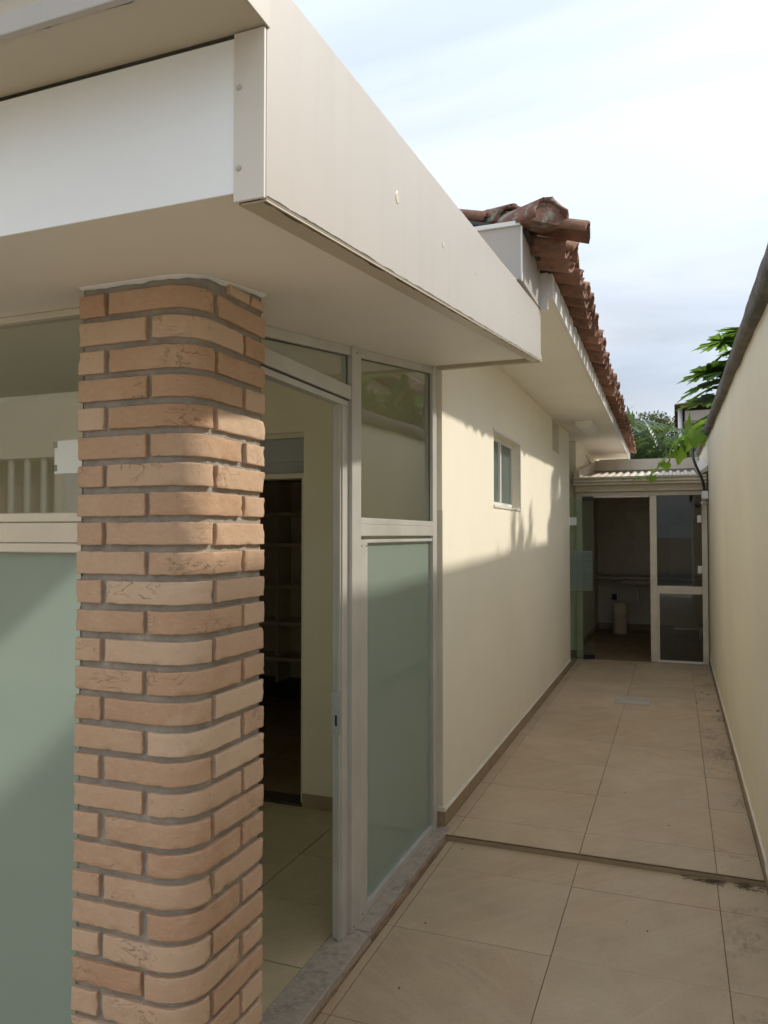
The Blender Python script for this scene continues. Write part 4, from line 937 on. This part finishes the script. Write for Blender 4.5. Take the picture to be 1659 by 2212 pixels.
# grape vine trailing over the wall end and lean-to roof
vine = thing('grape_vine', 'bright green grape vine trailing from the wall end over the lean-to roof', 'vine', (0.30, 9.4, 2.6))
vpath = [(0.36, 9.6, 2.80), (0.27, 9.48, 2.73), (0.14, 9.45, 2.66), (0.02, 9.44, 2.60), (-0.08, 9.44, 2.47), (-0.16, 9.46, 2.37), (-0.24, 9.49, 2.28), (-0.33, 9.53, 2.235), (-0.45, 9.54, 2.225), (-0.60, 9.55, 2.22)]
tube('stem', vpath, [0.006, .006, .005, .005, .004, .004, .003, .003, .002, .002], 'stalk_green', vine, 6)
vl = [leafmesh('leaf', vine_outline(0.115), 0.35, 'vine_leaf', 0.2), leafmesh('leaf', vine_outline(0.10), 0.55, 'vine_leaf', 0.28)]
for b, d, s in (((0.22, 9.42, 2.73), (-.1, -.35, -1), 1.15), ((0.15, 9.42, 2.66), (.2, -.35, -1), 1.1), ((0.30, 9.44, 2.72), (-.2, -.35, -1), 1.05), ((0.05, 9.40, 2.63), (-.6, -.3, -.8), 1.25), ((-0.02, 9.40, 2.57), (-.5, -.3, -.9), 1.1), ((0.03, 9.40, 2.53), (.25, -.3, -1), 1.1), ((0.10, 9.41, 2.66), (-.8, -.3, -.3), .9), ((0.32, 9.48, 2.84), (-.9, -.2, -.3), .9), ((0.26, 9.45, 2.80), (-.5, -.3, -.6), 1.0),
                ((-0.06, 9.42, 2.455), (-1, -.2, -.25), .8), ((-0.09, 9.42, 2.39), (-.2, -.35, -1), .75), ((-0.13, 9.42, 2.38), (-.9, -.3, -.4), .6), ((-0.20, 9.46, 2.31), (-.8, -.5, -.3), .6), ((-0.245, 9.50, 2.245), (-.2, -.5, -.7), .6), ((-0.27, 9.50, 2.235), (-.8, -.5, -.3), .45), ((-0.37, 9.53, 2.235), (-.7, -.6, -.2), .42), ((-0.43, 9.54, 2.225), (-.7, -.6, -.3), .38), ((-0.55, 9.55, 2.225), (-.8, -.5, -.2), .30), ((-0.62, 9.55, 2.22), (-.8, -.5, -.2), .22)):
    put_leaf(rnd.choice(vl), 'leaf', vine, b, d, rnd.uniform(-.5, .5), s)
# blades
def blade(n, ln, w0, curve, base, az, el, seg=6, ridge=0.15):
    v = []; f = []
    d = Vector((math.cos(az) * math.cos(el), math.sin(az) * math.cos(el), math.sin(el))); s = Vector((-math.sin(az), math.cos(az), 0)); p = Vector(base)
    for i in range(seg + 1):
        t = i / seg; w_ = w0 * (0.45 + 1.1 * t if t < .5 else 2.0 * (1 - t)) + .002
        nrm = d.cross(s); v += [p - s * w_ + nrm * 0, p + nrm * (-ridge * w_), p + s * w_]
        p = p + d * (ln / seg); el2 = math.asin(max(-1, min(1, d.z))) - curve / seg
        d = Vector((math.cos(az) * math.cos(el2), math.sin(az) * math.cos(el2), math.sin(el2)))
    for i in range(seg):
        a = i * 3; f += [(a, a + 1, a + 4, a + 3), (a + 1, a + 2, a + 5, a + 4)]
    return v, f
def strap_plant(label, loc, hgt, count, ln, w0, mat, spread=1.0, grp=None):
    p = thing('strap_leaf_plant', label, 'plant', loc, grp)
    tube('stem', [loc, (loc[0] + .04, loc[1], loc[2] + hgt * .6), (loc[0], loc[1], loc[2] + hgt)], [0.06, 0.05, 0.035], 'bark', p, 8)
    for i in range(count):
        az = i * 2.399 + rnd.uniform(-.3, .3); el = rnd.uniform(0.05, 1.35); hz = loc[2] + hgt * (0.72 + 0.30 * rnd.random())
        v, f = blade(0, ln * rnd.uniform(.7, 1.15), w0 * rnd.uniform(.8, 1.2), rnd.uniform(.4, 1.7), (loc[0] + .03 * math.cos(az), loc[1] + .03 * math.sin(az), hz), az, el)
        pydata('leaf', v, f, mat, p, True)
    return p
G2 = 'strap-leaved plants behind the lean-to'
strap_plant('broad strap-leaved plant behind the lean-to beside the eave tip', (-0.72, 14.2, -0.1), 3.3, 44, 0.75, 0.050, 'strap_leaf', grp=G2)
strap_plant('strap-leaved plant rising behind the middle of the lean-to', (-0.25, 14.4, -0.1), 3.25, 44, 0.8, 0.055, 'strap_leaf', grp=G2)
strap_plant('dark strap-leaved plant behind the trailing grape vine', (0.22, 14.0, -0.1), 3.1, 44, 0.75, 0.055, 'dark_leaf', grp=G2)
strap_plant('dark strap-leaved plant half hidden by the eave tip', (-1.2, 14.6, -0.1), 3.4, 36, 0.8, 0.05, 'dark_leaf', grp=G2)
strap_plant('dark strap-leaved plant behind the end of the boundary wall', (0.75, 14.4, -0.1), 3.2, 36, 0.8, 0.05, 'dark_leaf', grp=G2)
# palm with drooping fronds
palm = thing('palm_tree', 'green palm with comb-like fronds drooping past the eave end', 'palm', (-1.75, 15.2, -0.1))
tube('trunk', [(-1.75, 15.2, -0.1), (-1.73, 15.2, 2.0), (-1.7, 15.2, 3.54)], [0.10, 0.085, 0.07], 'bark', palm, 10)
def frond(base, az, el, ln, drop):
    v = []; f = []; p = Vector(base); s = Vector((-math.sin(az), math.cos(az), 0)); e = el; nseg = 18; ctr = []
    for i in range(nseg + 1):
        ctr.append(p.copy()); d = Vector((math.cos(az) * math.cos(e), math.sin(az) * math.cos(e), math.sin(e))); p = p + d * ln / nseg; e -= drop / nseg
    for i in range(3, nseg):
        t = i / nseg; L_ = ln * .28 * math.sin(math.pi * min(1, t * .85 + .15)) + .05
        d = (ctr[i + 1] - ctr[i]).normalized() if i < nseg else d
        for sg in (-1, 1):
            q = (s * sg * .8 + d * .55 + Vector((0, 0, -.25))).normalized(); w_ = d * 0.036; b = len(v)
            v += [ctr[i] - w_, ctr[i] + w_, ctr[i] + q * L_ * .6 + w_ * .8, ctr[i] + q * L_, ctr[i] + q * L_ * .6 - w_ * .8]; f.append((b, b + 1, b + 2, b + 3, b + 4))
    o = pydata('frond', v, f, 'dark_leaf', palm); tube('rachis', ctr, [0.016] * 8 + [0.010] * 11, 'stalk_green', palm, 5)
for az, el, ln, dr in ((-.25, .28, 2.1, .75), (0.05, .12, 2.2, .6), (-.5, .05, 1.9, .8), (.35, .45, 2.0, .9), (-.9, .4, 1.9, 1.1), (1.2, .5, 1.9, 1.2), (2.3, .5, 1.9, 1.2), (3.4, .5, 1.9, 1.2), (4.3, .5, 1.9, 1.2), (-.05, -.1, 1.9, .5)):
    frond((-1.7, 15.2, 3.52), az, el, ln, dr)
# leafy crowns
def leafcloud(name, blobs, count, size, mat, parent, upright=0.0):
    v = []; f = []
    wts = [b[1][0] * b[1][1] * b[1][2] for b in blobs]
    for _ in range(count):
        (c, r_) = rnd.choices(blobs, wts)[0]
        while True:
            q = Vector((rnd.uniform(-1, 1), rnd.uniform(-1, 1), rnd.uniform(-1, 1)))
            if q.length < 1 and q.length > rnd.random() * .9: break
        p = Vector((c[0] + q.x * r_[0], c[1] + q.y * r_[1], c[2] + q.z * r_[2]))
        d = Vector((rnd.gauss(0, 1), rnd.gauss(0, 1), rnd.gauss(0, 1) * (1 - upright * .5) + upright * 2)).normalized(); s = d.orthogonal().normalized()
        s = Matrix.Rotation(rnd.random() * 6.28, 3, d) @ s
        l = size * rnd.uniform(.6, 1.3); w_ = l * .26; b = len(v); nb = d.cross(s) * w_ * .4
        v += [p, p + d * l * .5 + s * w_ + nb, p + d * l, p + d * l * .5 - s * w_ + nb]; f += [(b, b + 1, b + 2), (b, b + 2, b + 3)]
    return pydata(name, v, f, mat, parent)
def tree(name, label, cat, base, trunk_h, blobs, count, size, mat, upright=0.0, grp=None):
    t = thing(name, label, cat, base, grp)
    tube('trunk', [base, (base[0] + .05, base[1], base[2] + trunk_h * .5), (base[0], base[1] + .04, base[2] + trunk_h)], [0.07, 0.055, 0.04], 'bark', t, 8)
    for i, (c, r_) in enumerate(blobs):
        a = Vector((base[0], base[1], base[2] + trunk_h * .85)); m_ = a.lerp(Vector(c), .5) + Vector((rnd.uniform(-.1, .1), rnd.uniform(-.1, .1), .1))
        tube('limb', [a, m_, Vector(c)], [0.035, 0.022, 0.01], 'bark', t, 6)
    leafcloud('crown', blobs, count, size, mat, t, upright); return t
tree('olive_tree', 'olive-brown bushy tree against the sky beside the far house', 'tree', (-0.75, 22.0, -0.1), 3.6, [((-0.75, 22, 4.35), (.55, .6, .55)), ((-0.2, 22.1, 4.25), (.6, .6, .5)), ((-1.2, 22, 4.1), (.6, .6, .45)), ((-0.4, 22, 4.6), (.35, .4, .3))], 4200, 0.085, 'olive_leaf')
tree('hedge_tree', 'dense dark evergreen mass behind the strap-leaved plants', 'tree', (-0.4, 16.6, -0.1), 2.6, [((-1.3, 16.6, 3.1), (.9, .7, .55)), ((-0.4, 16.7, 3.0), (.9, .7, .6)), ((0.6, 16.6, 2.95), (.9, .7, .5)), ((0, 16.5, 2.3), (1.6, .7, .6))], 9000, 0.13, 'dark_leaf')
SG = 'shrubs hidden behind the boundary wall'
tree('garden_shrub', 'upright green shrub behind the boundary wall near its middle', 'shrub', (1.05, 7.95, -0.1), 2.3, [((1.05, 7.95, 2.75), (.30, .35, .40)), ((1.0, 7.7, 3.0), (.07, .08, .55)), ((1.1, 8.25, 2.95), (.07, .09, .50)), ((1.0, 8.05, 3.1), (.05, .07, .55))], 1300, 0.17, 'shrub_leaf', 0.7, SG)
tree('garden_shrub', 'feathery upright shrub behind the wall nearest the viewer', 'shrub', (0.98, 7.1, -0.1), 2.3, [((0.97, 7.05, 2.65), (.22, .30, .34)), ((0.96, 7.35, 3.05), (.05, .07, .58)), ((0.96, 6.80, 2.85), (.04, .06, .36)), ((0.98, 7.55, 2.95), (.06, .08, .45)), ((0.97, 7.2, 2.9), (.05, .05, .45))], 1000, 0.16, 'shrub_leaf', 0.85, SG)
tree('garden_shrub', 'slim upright shrub behind the wall near the papaya', 'shrub', (1.0, 9.35, -0.1), 2.3, [((1.0, 9.3, 2.85), (.3, .35, .45)), ((1.0, 9.5, 3.1), (.10, .12, .55)), ((0.95, 9.0, 2.85), (.10, .12, .40))], 1500, 0.16, 'shrub_leaf', 0.7, SG)
tree('garden_tree', 'rounded green tree mirrored in the upper pane of the glass screen', 'tree', (2.3, 11.6, -0.1), 2.6, [((2.3, 11.4, 3.0), (.8, 1.0, .5)), ((2.1, 10.6, 2.85), (.6, .8, .45)), ((2.3, 12.6, 2.7), (.7, .8, .45)), ((2.2, 9.6, 2.75), (.55, .7, .4))], 9000, 0.11, 'shrub_leaf', 0.0)
# ------------------------------------------------------------------ neighbours
nh = thing('far_house', 'brown-rendered house with white gutter pipe behind the papaya', 'house', (2.0, 20.0, -0.1))
box('wall', 0.10, 3.3, 18.5, 24.0, -0.1, 4.10, 'neighbour_paint', nh); box('eave_band', 0.22, 3.4, 18.3, 18.499, 4.10, 4.32, 'beige_metal', nh)
box('eave_lip', 0.20, 3.4, 18.28, 18.499, 4.03, 4.099, 'neighbour_paint', nh)
tube('downpipe', [(0.12, 18.42, 4.40), (0.12, 18.42, 2.0), (0.12, 18.42, 0.0)], 0.05, 'trim_white', nh, 10); tube('vent_pipe', [(0.36, 18.45, 4.05), (0.36, 18.45, 2.0), (0.36, 18.45, 0.0)], 0.025, 'trim_white', nh, 8)
def tilefield(name, x0, x1, y0, y1, zf_, mat, parent, along='y', pitch=0.2, row=0.36):
    """wavy overlapping clay roof: waves run across y, courses step along x"""
    v = []; f = []; nxr = int(abs(x1 - x0) / row); nyw = int((y1 - y0) / pitch * 6)
    for r_ in range(nxr):
        for e in (0, 1):
            x = x0 + (x1 - x0) * (r_ + e) / nxr
            for k in range(nyw + 1):
                y = y0 + (y1 - y0) * k / nyw; w_ = 0.035 * math.sin(2 * math.pi * k / 6)
                v.append((x, y, zf_(x) + w_ + (0.03 if e == 0 else 0.0)))
    c = nyw + 1
    for r_ in range(nxr):
        a = r_ * 2 * c
        for k in range(nyw):
            f.append((a + k, a + k + 1, a + c + k + 1, a + c + k))
            if r_ < nxr - 1: f.append((a + c + k, a + c + k + 1, a + 2 * c + k + 1, a + 2 * c + k))
    return pydata(name, v, f, mat, parent, True)
rf = tilefield('roof', 0.0, 3.0, 18.1, 24.2, lambda x: 4.40 + 0.16 * x, 'roof_clay', nh)
rf['kind'] = 'stuff'
nb = thing('neighbour_house', 'neighbour house whose clay roof is mirrored in the glass screen', 'house', (7.0, 15.0, -0.1))
box('wall', 3.7, 12.0, 10.4, 31.6, -0.1, 4.9, 'wall_paint', nb)
rf2 = tilefield('roof', 3.2, 7.4, 10.0, 32.0, lambda x: 4.85 + 0.70 * (x - 3.2), 'roof_clay', nb); rf2['kind'] = 'stuff'
hexa('roof_back', [(7.4, 10, 7.7), (12.6, 10, 4.8), (12.6, 32, 4.8), (7.4, 32, 7.7), (7.4, 10, 7.76), (12.6, 10, 4.86), (12.6, 32, 4.86), (7.4, 32, 7.76)], 'roof_clay', nb)

# ------------------------------------------------------------------ litter
LG = 'dry leaves fallen on the corridor floor'
dl = [leafmesh('fallen_leaf', [(0, 0), (.012, .007), (.026, .008), (.04, 0), (.026, -.008), (.012, -.007)], 0.5, 'dry_leaf', .4)]
for x, y in ((0.20, 8.0), (0.14, 7.5), (0.30, 7.2), (0.33, 7.25), (0.22, 9.55), (0.26, 9.5), (0.31, 9.52), (0.12, 9.6), (0.29, 7.9), (-0.5, 9.5)):
    o = bpy.data.objects.new('fallen_leaf', dl[0]); col.objects.link(o); o.location = (x, y, ZU + .006); o.rotation_euler = (rnd.uniform(-.3, .3), rnd.uniform(-.2, .2), rnd.random() * 6.28); s = rnd.uniform(.8, 1.5); o.scale = (s, s, s)
    tag(o, 'curled dry leaf lying on the far corridor floor', 'leaf', LG)
def twigs(name, label, pts, cat='twig'):
    t = thing(name, label, cat, (pts[0][0], pts[0][1], 0))
    for x, y, a, l in pts: tube('stick', [(x, y, 0.004), (x + l * .5 * math.cos(a), y + l * .5 * math.sin(a), 0.008), (x + l * math.cos(a), y + l * math.sin(a), 0.004)], 0.0013, 'twig_brown', t, 5)
    return t
twigs('twig_litter', 'dark twig scraps gathered against the floor step', [(0.00 + rnd.random() * .14, STEP_Y - .015 - rnd.random() * .03, rnd.uniform(-.5, .4), rnd.uniform(.03, .09)) for _ in range(16)])
twigs('leaf_mulch', 'dark damp leaf scraps in the right corner of the step', [(0.22 + rnd.random() * .11, STEP_Y - .012 - rnd.random() * .05, rnd.uniform(-.8, .8), rnd.uniform(.015, .05)) for _ in range(20)], 'leaf litter')
G3 = 'tiny specks of debris scattered on the tiles'
dm = bpy.data.meshes.new('pebble'); bm = bmesh.new(); bmesh.ops.create_icosphere(bm, subdivisions=1, radius=1.0); bm.to_mesh(dm); bm.free(); dm.materials.append(M['twig_brown'])
for x, y, z in ((-0.46, 5.9, ZU), (-0.30, 4.75, ZU), (-0.18, 5.15, ZU), (-0.05, 4.3, ZU), (-0.7, 5.4, ZU), (-0.2, 3.25, 0), (-0.9, 2.5, 0), (-1.0, 3.7, 0), (-0.95, 2.95, 0), (-0.3, 4.4, ZU), (0.02, 4.75, ZU), (-0.12, 3.2, 0), (-0.7, 2.3, 0), (-0.3, 6.7, ZU)):
    o = bpy.data.objects.new('debris_speck', dm); col.objects.link(o); r_ = rnd.uniform(.0015, .0035); o.location = (x, y, z + r_ * .6); o.scale = (r_, r_ * 1.4, r_ * .7); tag(o, 'tiny dark speck of debris on the floor tiles', 'debris', G3)
cw = lathe('paint_chip', [(0.004, 0.001), (0.006, 0.003), (0.002, 0.004)], (-0.93, 2.17, 0.0), 'panel_white', None, 7); tag(cw, 'white paint chip lying on the tiles near the threshold', 'debris')
